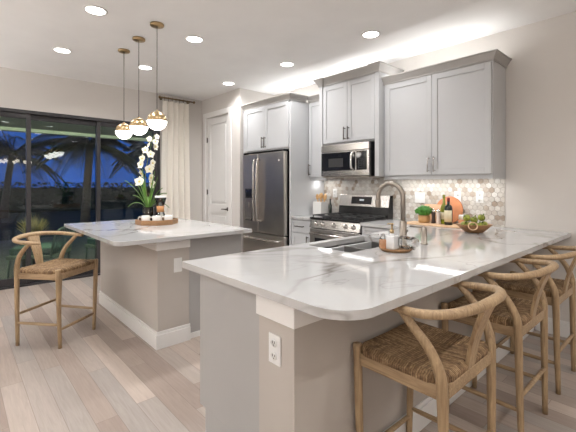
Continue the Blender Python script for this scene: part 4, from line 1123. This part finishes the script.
gp_ = thing('grass_planter', 'round tuft of dry ornamental grass in a planter on the patio', 'plant', (-7.3, .95, -.02))
MB().lathe([(0, 0), (.14, 0), (.18, .36), (.165, .36), (.14, .05), (0, .05)], n=20).build('planter', M['dirt'], gp_)
m = MB(); rg = random.Random(5)
for i in range(240):
    a = rg.random()*2*PI; sp_ = rg.random()**.6*.24; h = .40+.18*rg.random()
    m.tube([(0.04*math.cos(a), .04*math.sin(a), .33), (sp_*.6*math.cos(a), sp_*.6*math.sin(a), .33+h*.6), (sp_*math.cos(a), sp_*math.sin(a), .33+h*(1-.4*sp_/.24*.6))], [.004, .003, .001], 4)
m.build('grass_blades', M['grass'], gp_)
def palm(label, loc, h, seed, fl=2.2):
    o = thing('palm_tree', label, 'tree', loc, 0, 'palm trees in the garden'); rg = random.Random(seed)
    lx, ly = rg.uniform(-.3, .3), rg.uniform(-.3, .3)
    MB().tube(catmull([(0, 0, 0), (lx*.3, ly*.3, h*.4), (lx, ly, h)], 6), [.17, .13, .12], 12).build('trunk', M['trunk'], o)
    m = MB()
    for i in range(34):
        a = 2*PI*i/34*3.1+rg.random()*.3; L2 = fl*rg.uniform(.8, 1.05); ri = L2*rg.uniform(-.1, 1.15); dr = L2*rg.uniform(.45, .75)
        d_ = Vector((math.cos(a), math.sin(a), 0)); s_ = Vector((-math.sin(a), math.cos(a), 0))
        pts = [Vector((lx, ly, h))+d_*L2*(t_-.12*t_*t_)+Vector((0, 0, ri*t_-dr*t_*t_)) for t_ in [k/10 for k in range(11)]]
        m.tube(pts, [.028, .018, .006], 5)
        for k in range(4, 30):
            t_ = k/30; q = t_*10; b = int(q); p = pts[b].lerp(pts[min(b+1, 10)], q-b); ln = .62*math.sin(PI*(.2+.72*t_))
            for sg in (-1, 1):
                tip = p+s_*sg*ln*.7+d_*ln*.5+Vector((0, 0, -ln*.45)); mid = p.lerp(tip, .45)+Vector((0, 0, .03)); wv = d_*.032
                m.add([p-wv*.5, p+wv*.5, mid+wv, mid-wv, tip, mid+Vector((0, 0, .01))], [(0, 1, 5), (1, 2, 5), (2, 4, 5), (4, 3, 5), (3, 0, 5), (0, 3, 2, 1), (3, 4, 2)])
    m.build('fronds', M['frond'], o)
palm('dark palm tree seen through the middle glass panel', (-14.0, 3.3, -.15), 2.9, 1)
palm('dark palm tree at the left edge behind the glass', (-20.5, 1.6, -.15), 2.8, 2, 2.5)
palm('smaller dark palm tree seen through the right glass panel', (-16.5, 6.9, -.15), 3.0, 4, 2.0)
def hedge(label, x, y0, y1, h, seed):
    m = MB(); rg = random.Random(seed)
    m.box(x-.4, x+.4, y0, y1, -.2, h*.8)
    for i in range(int((y1-y0)*260)):
        c = Vector((x+rg.uniform(-.5, .55), rg.uniform(y0, y1), rg.uniform(-.1, h))); s_ = rg.uniform(.06, .13)
        q = Vector((rg.uniform(-1, 1), rg.uniform(-1, 1), rg.uniform(-1, 1))).normalized().to_track_quat('Z', 'Y').to_matrix().to_4x4()
        m.add([(-s_, 0, 0), (0, -s_*.5, .01), (s_, 0, 0), (0, s_*.5, .01), (0, 0, .02)], [(0, 1, 4), (1, 2, 4), (2, 3, 4), (3, 0, 4), (3, 2, 1, 0)], False, Matrix.Translation(c) @ q)
    tag(m.build('hedge', M['hedge'], off=(x, (y0+y1)/2, -.15)), label, 'hedge', 'garden hedges', 'thing')
hedge('dark clipped hedge across the garden behind the glass', -24, -9, 12, 1.45, 9)
